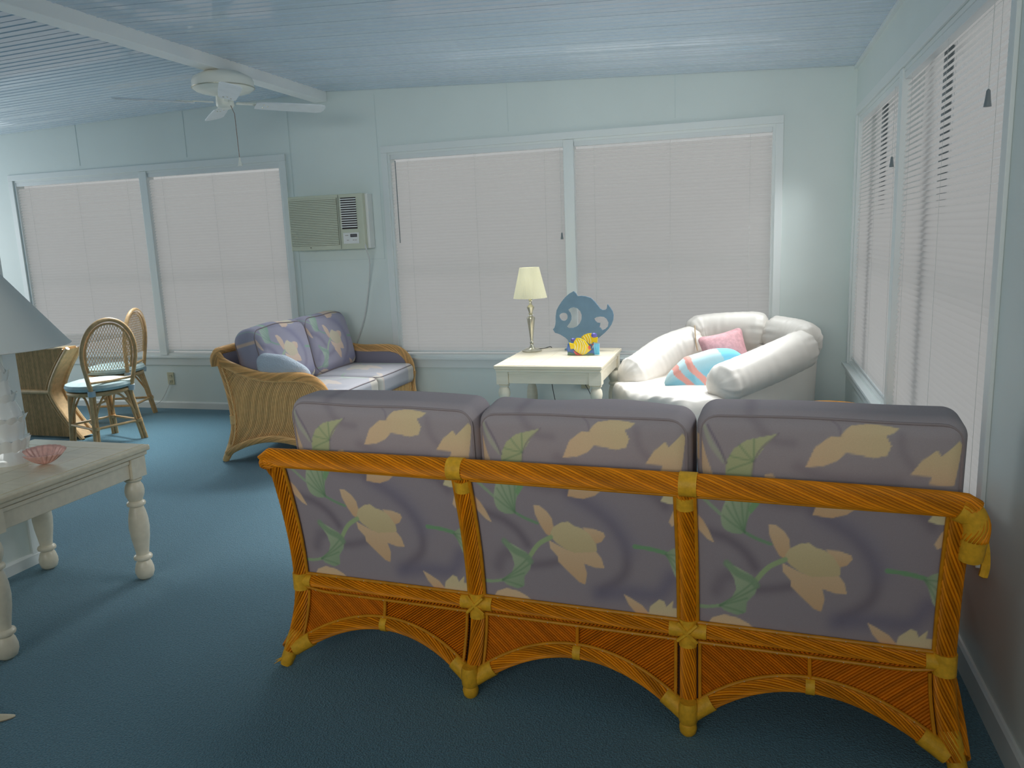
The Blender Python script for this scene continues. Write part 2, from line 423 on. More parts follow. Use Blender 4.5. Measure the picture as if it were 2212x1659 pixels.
blind(R0+.02, -4.62-.046, RWIN[2]+.02, RWIN[3]-.02, TR, 'white venetian blind on the right wall, the one nearer the room corner', True, pull=(-4.77, 1.87))
blind(-4.62+.046, R1-.02, RWIN[2]+.02, RWIN[3]-.02, TR, 'white venetian blind on the right wall, the one nearer the camera behind the sofa end', True, pull=(-2.99, 1.93))

# ------------------------------------------------------------------ floral print, drawn from outlines
class Print:
    def __init__(s, quad, size, bgc):
        s.W, s.H = size; A = []; B = []
        for (x, y), (u, v) in zip(quad, ((0, 0), (1, 0), (1, 1), (0, 1))):
            A += [[x, y, 1, 0, 0, 0, -u*x, -u*y], [0, 0, 0, x, y, 1, -v*x, -v*y]]; B += [u, v]
        h = np.linalg.solve(np.array(A, float), np.array(B, float)); s.Hm = np.append(h, 1).reshape(3, 3)
        s.img = np.ones((s.H, s.W, 3))*np.array(lin(bgc))
        yy, xx = np.mgrid[0:s.H, 0:s.W]; s.x = (xx+.5)/s.W; s.y = (yy+.5)/s.H
    def map(s, pts):
        p = np.c_[np.array(pts, float), np.ones(len(pts))] @ s.Hm.T
        return p[:, :2]/p[:, 2:]
    def dist(s, P, close=True):
        d = np.full(s.x.shape, 9.); n = len(P); asp = s.W/s.H; X = s.x*asp
        for i in range(n if close else n-1):
            a = P[i]*[asp, 1]; b = P[(i+1) % n]*[asp, 1]; e = b-a; L = max(e@e, 1e-12)
            t = np.clip(((X-a[0])*e[0]+(s.y-a[1])*e[1])/L, 0, 1)
            d = np.minimum(d, np.hypot(X-a[0]-t*e[0], s.y-a[1]-t*e[1]))
        return d
    def smooth(s, pts, n=6, closed=True):
        P = np.array(pts, float); m = len(P); out = []
        for i in range(m if closed else m-1):
            a, b, c, d = (P[(i-1) % m], P[i], P[(i+1) % m], P[(i+2) % m]) if closed else (P[max(i-1, 0)], P[i], P[i+1], P[min(i+2, m-1)])
            for k in range(n):
                t = k/n; out.append(.5*(2*b+(c-a)*t+(2*a-5*b+4*c-d)*t*t+(3*b-a-3*c+d)*t**3))
        if not closed: out.append(P[-1])
        return np.array(out)
    def inside(s, P):
        r = np.zeros(s.x.shape, bool); n = len(P)
        for i in range(n):
            (x1, y1), (x2, y2) = P[i], P[(i+1) % n]
            if y1 == y2: continue
            c = ((y1 > s.y) != (y2 > s.y)) & (s.x < (x2-x1)*(s.y-y1)/(y2-y1)+x1); r ^= c
        return r
    def put(s, a, col): s.img = s.img*(1-a[..., None]) + np.array(col)*a[..., None]
    def shape(s, pts, c1, c2=None, sharp=True, grad=(0, 1)):
        P = s.map(pts if sharp else s.smooth(pts)); ins = s.inside(P); d = s.dist(P); w = 1.0/s.H
        a = np.clip(np.where(ins, d, -d)/w+.5, 0, 1)
        col = np.ones(s.x.shape+(1,))*np.array(lin(c1))
        if c2 is not None:
            lo, hi = P.min(0), P.max(0); t = ((s.x-lo[0])/(hi[0]-lo[0]+1e-9)*grad[0] + (s.y-lo[1])/(hi[1]-lo[1]+1e-9)*grad[1])
            t = np.clip(t, 0, 1)[..., None]; col = col*(1-t)+np.array(lin(c2))*t
        s.img = s.img*(1-a[..., None])+col*a[..., None]
    def line(s, pts, c, w, soft=1., alpha=1.):
        P = s.map(s.smooth(pts, closed=False)); d = s.dist(P, False)*s.H
        s.put(alpha*np.clip((w-d)/soft+.5, 0, 1), lin(c))
    def band(s, pts, c, w, alpha):
        P = s.map(s.smooth(pts, closed=False)); d = s.dist(P, False)
        s.put(alpha*np.exp(-(d/w)**2), lin(c))
    def sample(s, a, b):
        u = np.clip(a, 0, 1)*(s.W-1); v = np.clip(b, 0, 1)*(s.H-1); i = np.minimum(u.astype(int), s.W-2); j = np.minimum(v.astype(int), s.H-2)
        fu = (u-i)[:, None]; fv = (v-j)[:, None]; I = s.img
        return (I[j, i]*(1-fu)+I[j, i+1]*fu)*(1-fv)+(I[j+1, i]*(1-fu)+I[j+1, i+1]*fu)*fv

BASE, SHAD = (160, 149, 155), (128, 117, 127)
PEACH, PEACH2, YEL, YEL2 = (230, 198, 162), (222, 182, 142), (224, 205, 162), (214, 192, 148)
LEAF, LEAF2, STEM = (190, 200, 168), (138, 164, 132), (134, 164, 132)
def leaf_veins(p, tip, pts):
    for q in pts: p.line([q, ((q[0]*.6+tip[0]*.4), (q[1]*.55+tip[1]*.45)), tip], (112, 146, 112), 1.6, 2.5, .55)
def panel_print():
    p = Print([(35, 612), (1430, 680), (1440, 1515), (160, 1385)], (440, 250), BASE)
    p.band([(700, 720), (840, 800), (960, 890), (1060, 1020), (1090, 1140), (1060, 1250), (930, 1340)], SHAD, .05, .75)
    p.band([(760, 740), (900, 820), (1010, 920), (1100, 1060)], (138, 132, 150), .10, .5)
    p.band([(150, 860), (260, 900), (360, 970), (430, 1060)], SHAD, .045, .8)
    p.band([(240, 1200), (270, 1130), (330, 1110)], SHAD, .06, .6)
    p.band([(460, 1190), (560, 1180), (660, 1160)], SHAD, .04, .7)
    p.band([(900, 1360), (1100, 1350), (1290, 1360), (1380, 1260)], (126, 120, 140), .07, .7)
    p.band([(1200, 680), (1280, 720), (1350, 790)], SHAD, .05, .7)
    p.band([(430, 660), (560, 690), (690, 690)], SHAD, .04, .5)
    p.line([(40, 600), (110, 670), (200, 750)], (160, 178, 150), 3.2); p.line([(335, 850), (410, 890), (495, 922)], STEM, 3.0)
    p.shape([(235, 650), (330, 632), (425, 620), (395, 690), (365, 740), (350, 790), (345, 840), (330, 865), (270, 860), (225, 830), (205, 770), (210, 700)], LEAF, LEAF2, False, (.6, .5))
    leaf_veins(p, (345, 855), [(225, 700), (250, 665), (300, 645), (215, 760), (345, 640)])
    p.shape([(345, 720), (380, 630), (425, 625), (400, 690), (365, 745)], (140, 176, 132), None, True)
    p.shape([(70, 750), (110, 790), (150, 850), (190, 925), (150, 905), (95, 850), (55, 790)], PEACH2, PEACH)
    p.shape([(468, 805), (510, 808), (560, 845), (592, 890), (602, 940), (582, 1005), (552, 990), (515, 935), (480, 865)], PEACH, PEACH2, True)
    p.shape([(795, 945), (870, 952), (935, 975), (945, 1000), (920, 1035), (885, 1048), (840, 1000)], PEACH, PEACH2)
    p.shape([(572, 1030), (620, 1055), (690, 1090), (740, 1100), (880, 1092), (920, 1140), (940, 1203), (880, 1200), (805, 1175), (825, 1235), (815, 1305), (775, 1290), (700, 1225), (635, 1165), (628, 1130), (580, 1080)], PEACH, PEACH2, True)
    p.shape([(580, 985), (600, 945), (650, 915), (700, 908), (740, 935), (790, 950), (840, 985), (885, 1050), (890, 1095), (860, 1102), (740, 1108), (680, 1085), (620, 1045), (590, 1015)], YEL, YEL2, True)
    p.line([(585, 1010), (500, 1060), (440, 1145)], (170, 188, 142), 4.5); p.line([(158, 1290), (215, 1292), (268, 1285)], (160, 182, 145), 3)
    p.shape([(262, 1038), (330, 1062), (420, 1110), (457, 1165), (450, 1215), (412, 1262), (416, 1318), (372, 1335), (300, 1312), (262, 1280), (328, 1240), (345, 1190), (325, 1130), (290, 1080)], LEAF, LEAF2, True, (.3, .6))
    leaf_veins(p, (270, 1285), [(450, 1180), (410, 1240), (400, 1320), (430, 1150)]); p.line([(275, 1045), (340, 1100), (420, 1135), (450, 1165)], LEAF2, 7, 4, .8)
    p.shape([(215, 1392), (240, 1350), (300, 1332), (380, 1350), (440, 1380), (490, 1420), (300, 1440)], PEACH, YEL)
    p.shape([(720, 640), (925, 640), (925, 700), (880, 735), (800, 758), (697, 742)], PEACH, PEACH2); p.shape([(915, 640), (1160, 650), (1130, 692), (1050, 708), (960, 702), (920, 690)], YEL)
    p.shape([(1372, 680), (1440, 680), (1440, 780), (1380, 782), (1318, 762)], YEL, (226, 216, 176)); p.shape([(1440, 790), (1400, 830), (1370, 900), (1390, 930), (1440, 905)], PEACH)
    p.line([(1138, 1062), (1250, 1078), (1370, 1110)], (130, 168, 128), 4)
    p.shape([(1450, 1055), (1380, 1080), (1338, 1110), (1365, 1150), (1385, 1200), (1402, 1245), (1450, 1300)], LEAF2, LEAF, True, (1, .4)); leaf_veins(p, (1345, 1110), [(1430, 1180), (1430, 1250), (1440, 1120)])
    p.shape([(1066, 1358), (1120, 1385), (1190, 1425), (1232, 1470), (1215, 1502), (1150, 1470), (1100, 1420)], PEACH, PEACH2)
    p.shape([(1225, 1490), (1240, 1430), (1300, 1388), (1332, 1400), (1346, 1432), (1392, 1395), (1386, 1440), (1450, 1440), (1450, 1540), (1230, 1520)], YEL, (224, 206, 170), True)
    return p
def cushion_print():
    p = Print([(235, 60), (1650, 140), (1650, 520), (235, 430)], (440, 150), (168, 158, 162))
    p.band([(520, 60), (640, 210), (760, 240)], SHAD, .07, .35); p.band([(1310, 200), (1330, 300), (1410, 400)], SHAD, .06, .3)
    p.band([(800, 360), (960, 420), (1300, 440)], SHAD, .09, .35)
    p.shape([(405, 445), (410, 330), (450, 262), (520, 217), (690, 190), (620, 250), (562, 330), (550, 450)], (196, 196, 156), (176, 186, 140)); leaf_veins(p, (560, 330), [(430, 300), (480, 240), (420, 380), (560, 215)])
    p.line([(690, 190), (600, 262), (560, 340), (552, 450)], (140, 128, 140), 1.6, 1.5, .7)
    p.shape([(835, 360), (880, 262), (960, 207), (1000, 210), (1060, 150), (1150, 133), (1240, 145), (1302, 165), (1272, 192), (1238, 205), (1266, 255), (1246, 305), (1180, 318), (1100, 300), (1040, 290), (1000, 330), (920, 360)], PEACH, YEL, True, (.8, .0))
    p.shape([(1365, 405), (1420, 330), (1490, 280), (1515, 310), (1562, 268), (1605, 238), (1640, 262), (1590, 470), (1460, 455), (1472, 415)], YEL, PEACH)
    p.shape([(235, 190), (270, 250), (320, 360), (345, 440), (270, 430), (235, 330)], PEACH, (214, 186, 156)); p.line([(275, 140), (330, 240), (400, 330)], (182, 184, 166), 5, 3, .8); p.line([(300, 130), (360, 230), (410, 340)], (128, 118, 134), 2, 2, .8)
    p.shape([(620, 398), (660, 395), (712, 462), (620, 455)], PEACH); p.line([(965, 115), (1000, 160), (1010, 205)], (140, 130, 142), 2, 2, .6)
    return p
P1, P2 = panel_print(), cushion_print()

def lattice(sx, sy, sz, r, nx, ny, nz):
    """surface lattice of a rounded box, returns unit coords, rounded positions, faces"""
    idx = {}; pts = []; F = []
    def vid(i, j, k):
        key = (i, j, k)
        if key not in idx: idx[key] = len(pts); pts.append(key)
        return idx[key]
    for i in range(nx):
        for k in range(nz):
            for j in (0, ny): F.append((vid(i, j, k), vid(i+1, j, k), vid(i+1, j, k+1), vid(i, j, k+1)))
    for i in range(nx):
        for j in range(ny):
            for k in (0, nz): F.append((vid(i, j, k), vid(i+1, j, k), vid(i+1, j+1, k), vid(i, j+1, k)))
    for j in range(ny):
        for k in range(nz):
            for i in (0, nx): F.append((vid(i, j, k), vid(i, j+1, k), vid(i, j+1, k+1), vid(i, j, k+1)))
    T = np.array(pts, float)/np.array([nx, ny, nz])*2-1
    half = np.array([sx, sy, sz])/2; P = T*half; rr = np.minimum(r, half*.98)
    c = np.clip(P, -(half-rr), half-rr); d = (P-c)/rr; n = np.linalg.norm(d, axis=1, keepdims=True)
    n[n == 0] = 1; P = c + d/n*rr
    return T, P, F

def cushion(name, label, sx, sy, sz, r, res, paint, place, parent=None, bulge=.02, wob=.006, group=None, piping=True, seed=0, cat='cushion', crown=0.):
    rs = np.random.RandomState(seed+3); ph = rs.uniform(0, 6.28, 12); fr_ = rs.uniform(4, 16, 12)
    T, P, F = lattice(sx, sy, sz, r, *res)
    col = paint(T, P)
    def deform(Q):
        Q = Q.copy(); x, y, z = Q[:, 0], Q[:, 1], Q[:, 2]; u, w = np.clip(2*x/sx, -1, 1), np.clip(2*z/sz, -1, 1)
        Q[:, 1] += np.sign(y)*bulge*(1-u*u)*(1-w*w)*np.minimum(1, np.abs(y)/(sy*.35))
        wv = sum(np.sin(fr_[i]*x+ph[i])*np.cos(fr_[i+6]*(z+y)+ph[i+6]) for i in range(6))/3
        Q[:, 2] += wob*wv*np.clip(w, 0, 1) + crown*(1-u*u)*np.clip(w, 0, 1)
        Q[:, 1] += .6*wob*wv*np.sign(y)
        return Q
    V = deform(P)
    o = mesh_np(name, V, F, M['fab'], parent, col)
    if piping:
        m = MB(); ins = min(r, sy*.49)*.27; hx, hz, hy = sx/2-ins, sz/2-ins, sy/2-ins
        q = r*.95; loop = []
        for cx, cz, a0 in ((hx-q, hz-q, 0), (-hx+q, hz-q, 90), (-hx+q, -hz+q, 180), (hx-q, -hz+q, 270)):
            for k in range(7):
                a = math.radians(a0+15*k); loop.append((cx+q*math.cos(a), cz+q*math.sin(a)))
        dense = []
        for i in range(len(loop)):
            a, c = loop[i], loop[(i+1) % len(loop)]; n = max(1, int(math.hypot(a[0]-c[0], a[1]-c[1])/.02))
            dense += [(a[0]+(c[0]-a[0])*k/n, a[1]+(c[1]-a[1])*k/n) for k in range(n)]
        for sgn in (-1, 1):
            pth = deform(np.array([(x, sgn*hy, z) for x, z in dense]))
            m.tube([tuple(p) for p in pth], .0042, 6, closed=True)
        m.build('piping', M['piping'], o)
    if place is not None: o.matrix_world = place
    if label: tag(o, label, cat, group)
    return o

# ------------------------------------------------------------------ rattan sofa and loveseat
def vprof(z): return .09*math.sin(PI/2*z/.31) if z < .31 else .09*math.cos(PI/2*(z-.31)/.50)
def twist(m, path, r, reeds, tw, ns=5, hand=1, taper=0.):
    """a bundle of reeds wound in a spiral, grooves painted dark as shade; every reed has its own tone"""
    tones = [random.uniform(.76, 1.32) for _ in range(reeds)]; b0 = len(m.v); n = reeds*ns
    fr = m.frames(path); vs = []; fs = []; dist = 0; prf = [.80, .93, 1., 1., .93]
    for i, (p, t, u, w) in enumerate(fr):
        if i: dist += (p-fr[i-1][0]).length
        q = r*(1 if dist >= taper else .45+.55*math.sqrt(max(0, 1-(1-dist/taper)**2)))
        for k in range(n):
            th = 2*PI*k/n - hand*2*PI*tw*dist
            vs.append(p+(u*math.cos(th)+w*math.sin(th))*(q*prf[k % ns])); m.c[b0+i*n+k] = tones[k//ns]*(.5 if k % ns == 0 else 1)  # groove vertices darkened: shade painted between the reeds
    for i in range(len(fr)-1):
        for k in range(n):
            l = (k+1) % n; fs.append((i*n+k, i*n+l, (i+1)*n+l, (i+1)*n+k))
    fs.append(tuple(range(n-1, -1, -1))); fs.append(tuple(range((len(fr)-1)*n, len(fr)*n)))
    m.add(vs, fs); return m
def resample(path, step):
    P = [Vector(p) for p in path]; out = [P[0]]; acc = 0
    for i in range(len(P)-1):
        d = P[i+1]-P[i]; L = d.length; t = step-acc
        while t <= L: out.append(P[i]+d*(t/L)); t += step
        acc = (acc+L) % step
    if (out[-1]-P[-1]).length > step*.3: out.append(P[-1])
    return out
def reeds_in(m, poly, ang, pitch, place, nrm, warp=lambda x, z: (x, z), seg=6, lift=.0026):
    """half-round reeds laid across a 2D outline; place(x, z) and nrm(x, z) take them to 3D"""
    ca, sa = math.cos(ang), math.sin(ang)
    Q = [(x*ca+z*sa, -x*sa+z*ca) for x, z in poly]; lo, hi = min(q[1] for q in Q), max(q[1] for q in Q); s = lo+pitch*.5
    while s < hi:
        xs = []
        for i in range(len(Q)):
            (a0, b0), (a1, b1) = Q[i], Q[(i+1) % len(Q)]
            if (b0 > s) != (b1 > s): xs.append(a0+(a1-a0)*(s-b0)/(b1-b0))
        xs.sort()
        for k in range(0, len(xs)-1, 2):
            if xs[k+1]-xs[k] < .004: continue
            vs = []; h = pitch*.5; tn = random.uniform(.80, 1.12); b0 = len(m.v)
            for j in range(seg+1):
                t = xs[k]+(xs[k+1]-xs[k])*j/seg
                for dd, up in ((-h*.86, -.6), (-h*.6, .7), (0, 1), (h*.6, .7), (h*.86, -.6)):
                    u, v = t, s+dd; x, z = warp(u*ca-v*sa, u*sa+v*ca)
                    vs.append(Vector(place(x, z))+Vector(nrm(x, z))*(lift*up))
            m.add(vs, [(j*5+q, j*5+q+1, j*5+5+q+1, j*5+5+q) for j in range(seg) for q in range(4)])
            for j in range(len(vs)): m.c[b0+j] = tn
        s += pitch
    return m
# side outline in (depth, z)
ARM = [(0.0, .80), (.045, .745), (.15, .70), (.26, .665), (.36, .645), (.46, .638), (.58, .640), (.69, .640), (.77, .622), (.835, .575), (.875, .505), (.885, .43)]
FRONT = [(.885, .43), (.87, .33), (.885, .2), (.92, .06)]
def arch2(t): return .055+.135*(1-(2*t-1)**2)

def rattan_seat(name, label, nseg, loc, rz, pal, seg=.743):
    RE, RP, BI, PO = pal
    t = thing(name, label, 'sofa' if nseg == 3 else 'loveseat', loc, rz)
    L = nseg*seg
    def ux(x, z):                       # ends lean in at the waist and splay at the foot
        e = .035*math.sin(PI/2*min(z/.31, 1))
        return x+e*(1-2*x/L)
    # back posts
    for k in range(nseg+1):
        z0, z1 = .05, .795
        pth = [(ux(k*seg, z0+(z1-z0)*i/60), vprof(z0+(z1-z0)*i/60), z0+(z1-z0)*i/60) for i in range(61)]
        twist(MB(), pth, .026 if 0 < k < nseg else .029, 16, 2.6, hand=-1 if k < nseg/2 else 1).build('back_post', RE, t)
    # top rail, rounding down into the right end post
    pth = smoothpath([(-.004, .002, .775), (.004, -.001, .797), (.035, -.004, .812), (.1, -.004, .818), (L/2, -.004, .822), (L-.12, -.004, .818), (L-.03, -.002, .80), (L+.0, .0, .77), (L, .004, .72)], 40)
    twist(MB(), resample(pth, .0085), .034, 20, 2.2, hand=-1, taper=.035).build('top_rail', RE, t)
    # waist rails, arch rails, panels, trim poles
    vw = vprof(.312)
    for k in range(nseg):
        a, c = ux(k*seg, .31)+.012, ux((k+1)*seg, .31)-.012
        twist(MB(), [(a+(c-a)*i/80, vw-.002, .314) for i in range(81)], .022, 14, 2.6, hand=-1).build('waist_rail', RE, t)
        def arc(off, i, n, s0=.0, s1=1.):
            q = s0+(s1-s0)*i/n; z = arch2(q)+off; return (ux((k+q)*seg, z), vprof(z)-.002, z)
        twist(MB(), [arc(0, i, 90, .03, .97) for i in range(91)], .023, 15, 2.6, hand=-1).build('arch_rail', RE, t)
        # fabric panel in the back frame
        nu, nv = 200, 112; x0, x1 = k*seg+.026, (k+1)*seg-.026; z0, z1 = .335, .80
        V = []; ab = []
        for j in range(nv+1):
            z = z0+(z1-z0)*j/nv
            for i in range(nu+1):
                q = i/nu; V.append((ux(x0+(x1-x0)*q, z), vprof(z)+.004-.006*math.sin(PI*q)*math.sin(PI*j/nv), z)); ab.append((q, 1-j/nv))
        ab = np.array(ab); Fc = [(j*(nu+1)+i, j*(nu+1)+i+1, (j+1)*(nu+1)+i+1, (j+1)*(nu+1)+i) for j in range(nv) for i in range(nu)]
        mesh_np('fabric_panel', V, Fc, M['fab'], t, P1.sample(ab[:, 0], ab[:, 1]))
        MB().grid(lambda u, v: (ux(x0+(x1-x0)*u, z0+(z1-z0)*v), vprof(z0+(z1-z0)*v)+.022, z0+(z1-z0)*v), 8, 8).build('panel_lining', M['deck'], t)
        # trim poles round the fabric and round the reed panel
        m = MB(); e = .030
        zz = [.345+(.782-.345)*i/20 for i in range(21)]
        m.tube([(ux(k*seg+e, z), vprof(z)-.006, z) for z in zz], .0062, 8); m.tube([(ux((k+1)*seg-e, z), vprof(z)-.006, z) for z in zz], .0062, 8)
        m.tube([(ux(k*seg+e, .345)+(seg-2*e)*(i/20)*.99, vprof(.345)-.006, .344) for i in range(21)], .0062, 8)
        m.tube([(ux(k*seg+e, .78)+(seg-2*e)*(i/20)*.99, vprof(.782)-.006, .784) for i in range(21)], .0060, 8)
        m.build('panel_edging', PO, t)
        m = MB(); lift = -.012
        def low(off, i, n): 
            q = .05+.90*i/n; z = arch2(q)+off; return (ux((k+q)*seg, z), vprof(z)+lift, z)
        m.tube([low(.029, i, 40) for i in range(41)], .0058, 8)
        def topz(q):
            if nseg == 3 and ((k == 0 and q < .2) or (k == nseg-1 and q > .8)):
                d = (.2-q if k == 0 else q-.8)/.2; return .281+.02*d*d
            return .281
        m.tube([(ux((k+.04+.92*i/40)*seg, topz(.04+.92*i/40)), vprof(.28)+lift, topz(.04+.92*i/40)) for i in range(41)], .0058, 8)
        for q in (.052, .948):
            zs = [arch2(q)+.03+(.281-arch2(q)-.03)*i/10 for i in range(11)]
            m.tube([(ux((k+q)*seg, z), vprof(z)+lift, z) for z in zs], .0055, 8)
        m.build('reed_edging', PO, t)
        MB().tube([(ux((k+.5)*seg, z), vprof(z)+lift-.001, z) for z in (.216, .25, .279)], .0062, 8).build('centre_pole', PO if k == 0 else RE, t)
        # diagonal reed panels left and right of the centre pole
        for s0, s1, an in ((.045, .5, math.radians(-36)), (.5, .955, math.radians(36))):
            poly = [((k+s0+(s1-s0)*i/16)*seg, arch2(s0+(s1-s0)*i/16)+.01) for i in range(17)]+[((k+s1)*seg, .29), ((k+s0)*seg, .29)]
            m = MB(); reeds_in(m, poly, an, .0078, lambda x, z: (ux(x, z), vprof(z)-.002, z), lambda x, z: (0, -1, 0), lift=.0034)
            m.build('reed_panel', RP, t, fix=False)
        MB().grid(lambda u, v: (ux((k+u)*seg, arch2(u)+(.3-arch2(u))*v), vprof(arch2(u)+(.3-arch2(u))*v)+.012, arch2(u)+(.3-arch2(u))*v), 24, 4).build('panel_backing', M['core'], t)
        m = MB(); z_ = arch2(.5)
        m.tube([(ux((k+.482)*seg, z_), vprof(z_)-.002, arch2(.482)), (ux((k+.518)*seg, z_), vprof(z_)-.002, arch2(.518))], .0265, 14); m.build('arch_binding', BI, t)
        # brad heads
        m = MB()
        for i in range(7):
            x = ux((k+.1+.8*i/6+random.uniform(-.02, .02))*seg, .345); m.lathe([(0, .0015), (.0022, 0), (.0015, -.0015), (0, -.002)], (x, vprof(.345)-.0125, .345), 6)
            x = (k+.1+.8*i/6+random.uniform(-.02, .02)); z = arch2(x-k)+.03; m.lathe([(0, .0015), (.0022, 0), (.0015, -.0015), (0, -.002)], (ux(x*seg, z), vprof(z)+lift-.006, z), 6)
            z = topz(x-k); m.lathe([(0, .0015), (.0022, 0), (.0015, -.0015), (0, -.002)], (ux(x*seg, z), vprof(z)+lift-.006, z), 6)
        stuff(m.build('brad_heads', M['nail'], t))
    # lashings
    for k in range(nseg+1):
        m = MB(); x = ux(k*seg, .31)
        if 0 < k < nseg:
            m.tube([(x, vprof(.36)-.001, .352), (x, vprof(.27)-.001, .262)], .0295, 14)
            m.tube([(x-.058, vw-.002, .314), (x+.058, vw-.002, .314)], .0265, 14)
            for s in (-1, 1):
                m.tube([(x-.03, vw-.028, .314-.03*s), (x, vw-.034, .314), (x+.03, vw-.028, .314+.03*s)], .006, 6)
        else:
            sg = 1 if k == 0 else -1
            m.tube([(x, vprof(.35)-.001, .345), (x, vprof(.28)-.001, .28)], .0325, 14)
            m.tube([(x, vw-.002, .314), (x+sg*.05, vw-.002, .314)], .026, 14)
        m.build('waist_lashing', BI, t)
        m = MB()
        if 0 < k < nseg:
            m.tube([(k*seg-.026, -.004, .822), (k*seg+.026, -.004, .822)], .0375, 16)
            m.tube([(ux(k*seg, .77), vprof(.77), .782), (ux(k*seg, .74), vprof(.74), .742)], .0295, 14)
            m.build('top_lashing', BI, t)
        elif k == nseg and nseg == 3:
            pts = smoothpath([(L-.045, -.003, .808), (L-.012, -.001, .79), (L, .002, .755), (L-.002, .012, .70), (L-.004, .02, .66)], 8)
            m.tube(pts, [.0375-.006*i/(len(pts)-1) for i in range(len(pts))], 16); m.build('corner_lashing', BI, t)
        fx = ux(k*seg, .03); m = MB()
        if 0 < k < nseg: m.lathe([(.0, 0), (.018, .0), (.025, .008), (.028, .024), (.026, .036), (.024, .04), (.029, .046), (.031, .07), (.030, .095), (.026, .11)], (fx, .012, 0), 16)
        else:
            zs = [.0, .012, .03, .05, .08, .105, .125]; m.tube([(ux(k*seg, z)-(.012 if k == 0 else -.012)*(1-z/.125), vprof(z)+.004, z) for z in zs], [.019, .024, .026, .027, .030, .031, .0295], 16)
        for sg in (-1, 1):
            if 0 <= k+sg*.5 <= nseg:
                q0, q1 = .015, .10; pp = [(ux((k+sg*q)*seg, arch2(q)), vprof(arch2(q))-.001, arch2(q)) for q in (q0, .05, q1)]
                m.tube(pp, .0285, 14)
        m.build('foot', BI, t)
    # sides: arm rail, front post, arch, reeds, inner cloth
    for side, xs in ((-1, 0.), (1, L)):
        sx = xs+side*.012
        def lean(z): return ux(xs, z)-xs
        if True:
            pa = resample(smoothpath([(sx+lean(z), y, z) for y, z in ARM], 8), .010)
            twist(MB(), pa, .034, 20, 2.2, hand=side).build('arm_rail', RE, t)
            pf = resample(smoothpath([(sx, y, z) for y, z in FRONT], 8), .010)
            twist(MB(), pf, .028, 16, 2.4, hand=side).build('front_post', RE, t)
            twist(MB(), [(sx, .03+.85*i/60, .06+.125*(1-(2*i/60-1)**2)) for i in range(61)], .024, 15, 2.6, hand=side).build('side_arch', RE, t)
            low = [(.06+.80*i/20, .075+.128*(1-(2*(i/20)-1)**2)) for i in range(21)]
            upr = [(y, z-.03) for y, z in ARM][::-1]
            back = [(vprof(z)+.025, z) for z in (.72, .6, .5, .4, .31, .2, .12)]
            poly = low+[(.86, .2), (.845, .33), (.855, .42)]+[q for q in upr if .05 < q[0] < .86]+back
            S_ = lambda x, z: (x+.035*math.sin((z-.1)/.6*2*PI), z)
            Si = [(x-.035*math.sin((z-.1)/.6*2*PI), z) for x, z in poly]
            m = MB(); reeds_in(m, Si, math.radians(62), .0125, lambda y, z: (sx+side*.006+lean(z), y, z), lambda y, z: (side, 0, 0), S_, 12, .005)
            m.build('side_reeds', RP, t, fix=False)
            m = MB()
            m.tube(smoothpath([(sx+side*.016+lean(z), y, z) for y, z in poly], 3), .0068, 8); m.build('side_edging', PO, t)
            m = MB().prism([(y, z) for y, z in poly], .008, lambda v: Vector((sx-side*.010-side*v.y+lean(v.z), v.x, v.z))); m.build('arm_lining', M['deck'], t, smooth=False)
            m = MB().lathe([(0, 0), (.026, 0), (.031, .015), (.031, .05), (.027, .09)], (sx, .915, 0), 14); m.build('foot', BI, t)
    # seat deck and front apron
    MB().box((L/2, .50, .285), (L-.07, .72, .10)).build('seat_deck', M['deck'], t, smooth=False, bevel=.01)
    m = MB(); reeds_in(m, [(.04, .12), (L-.04, .12), (L-.04, .335), (.04, .335)], math.radians(88), .010, lambda x, z: (x, .868, z), lambda x, z: (0, 1, 0), seg=2, lift=.004)
    m.build('front_apron', RP, t, fix=False)
    MB().box((L/2, .855, .228), (L-.07, .016, .215)).build('apron_board', RP, t, smooth=False)
    m = MB()
    for i in range(nseg*2+1): m.tube([(.04+(L-.08)*i/(nseg*2), .874, .10), (.04+(L-.08)*i/(nseg*2), .874, .335)], .008, 8)
    m.build('apron_poles', PO, t)
    return t

ang = math.radians(-3.33)
sofa = rattan_seat('rattan_sofa', 'three-seat rattan sofa seen from behind with floral fabric back panels', 3, (-1.638, 2.349, 0), ang, (M['rat'], M['rat2'], M['bind'], M['pole']))
# frayed ends of the binding
m = MB()
for i in range(9):
    a = PI+random.uniform(-1.0, .9); q = random.uniform(.03, .06)
    m.tube([(.0+.022*math.cos(a), .01+.022*math.sin(a), .03), (q*math.cos(a), .01+q*math.sin(a), .006+random.uniform(0, .012))], [.003, .0008], 5)
stuff(m.build('frayed_binding', M['bind'], sofa))
MB().tube(smoothpath([(2.245, .045, .77), (2.262, .05, .70), (2.268, .045, .64), (2.262, .04, .60)], 6), [.012]*18+[.003], 6).build('loose_binding', M['bind'], sofa)

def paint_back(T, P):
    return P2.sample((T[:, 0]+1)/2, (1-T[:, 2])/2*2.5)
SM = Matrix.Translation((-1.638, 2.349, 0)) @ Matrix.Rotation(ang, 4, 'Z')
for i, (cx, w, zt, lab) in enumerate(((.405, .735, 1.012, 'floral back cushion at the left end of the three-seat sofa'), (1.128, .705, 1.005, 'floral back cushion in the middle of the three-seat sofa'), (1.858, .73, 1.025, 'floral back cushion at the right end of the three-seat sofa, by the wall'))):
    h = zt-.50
    cushion('back_cushion', lab, w, .20, h, .055, (150, 26, 110), paint_back, SM @ Matrix.Translation((cx, .205, .50+h/2)) @ Matrix.Rotation(math.radians(4), 4, 'X'), bulge=.018, wob=.005, group='back cushions on the three-seat sofa', seed=i*5+1, crown=.006)

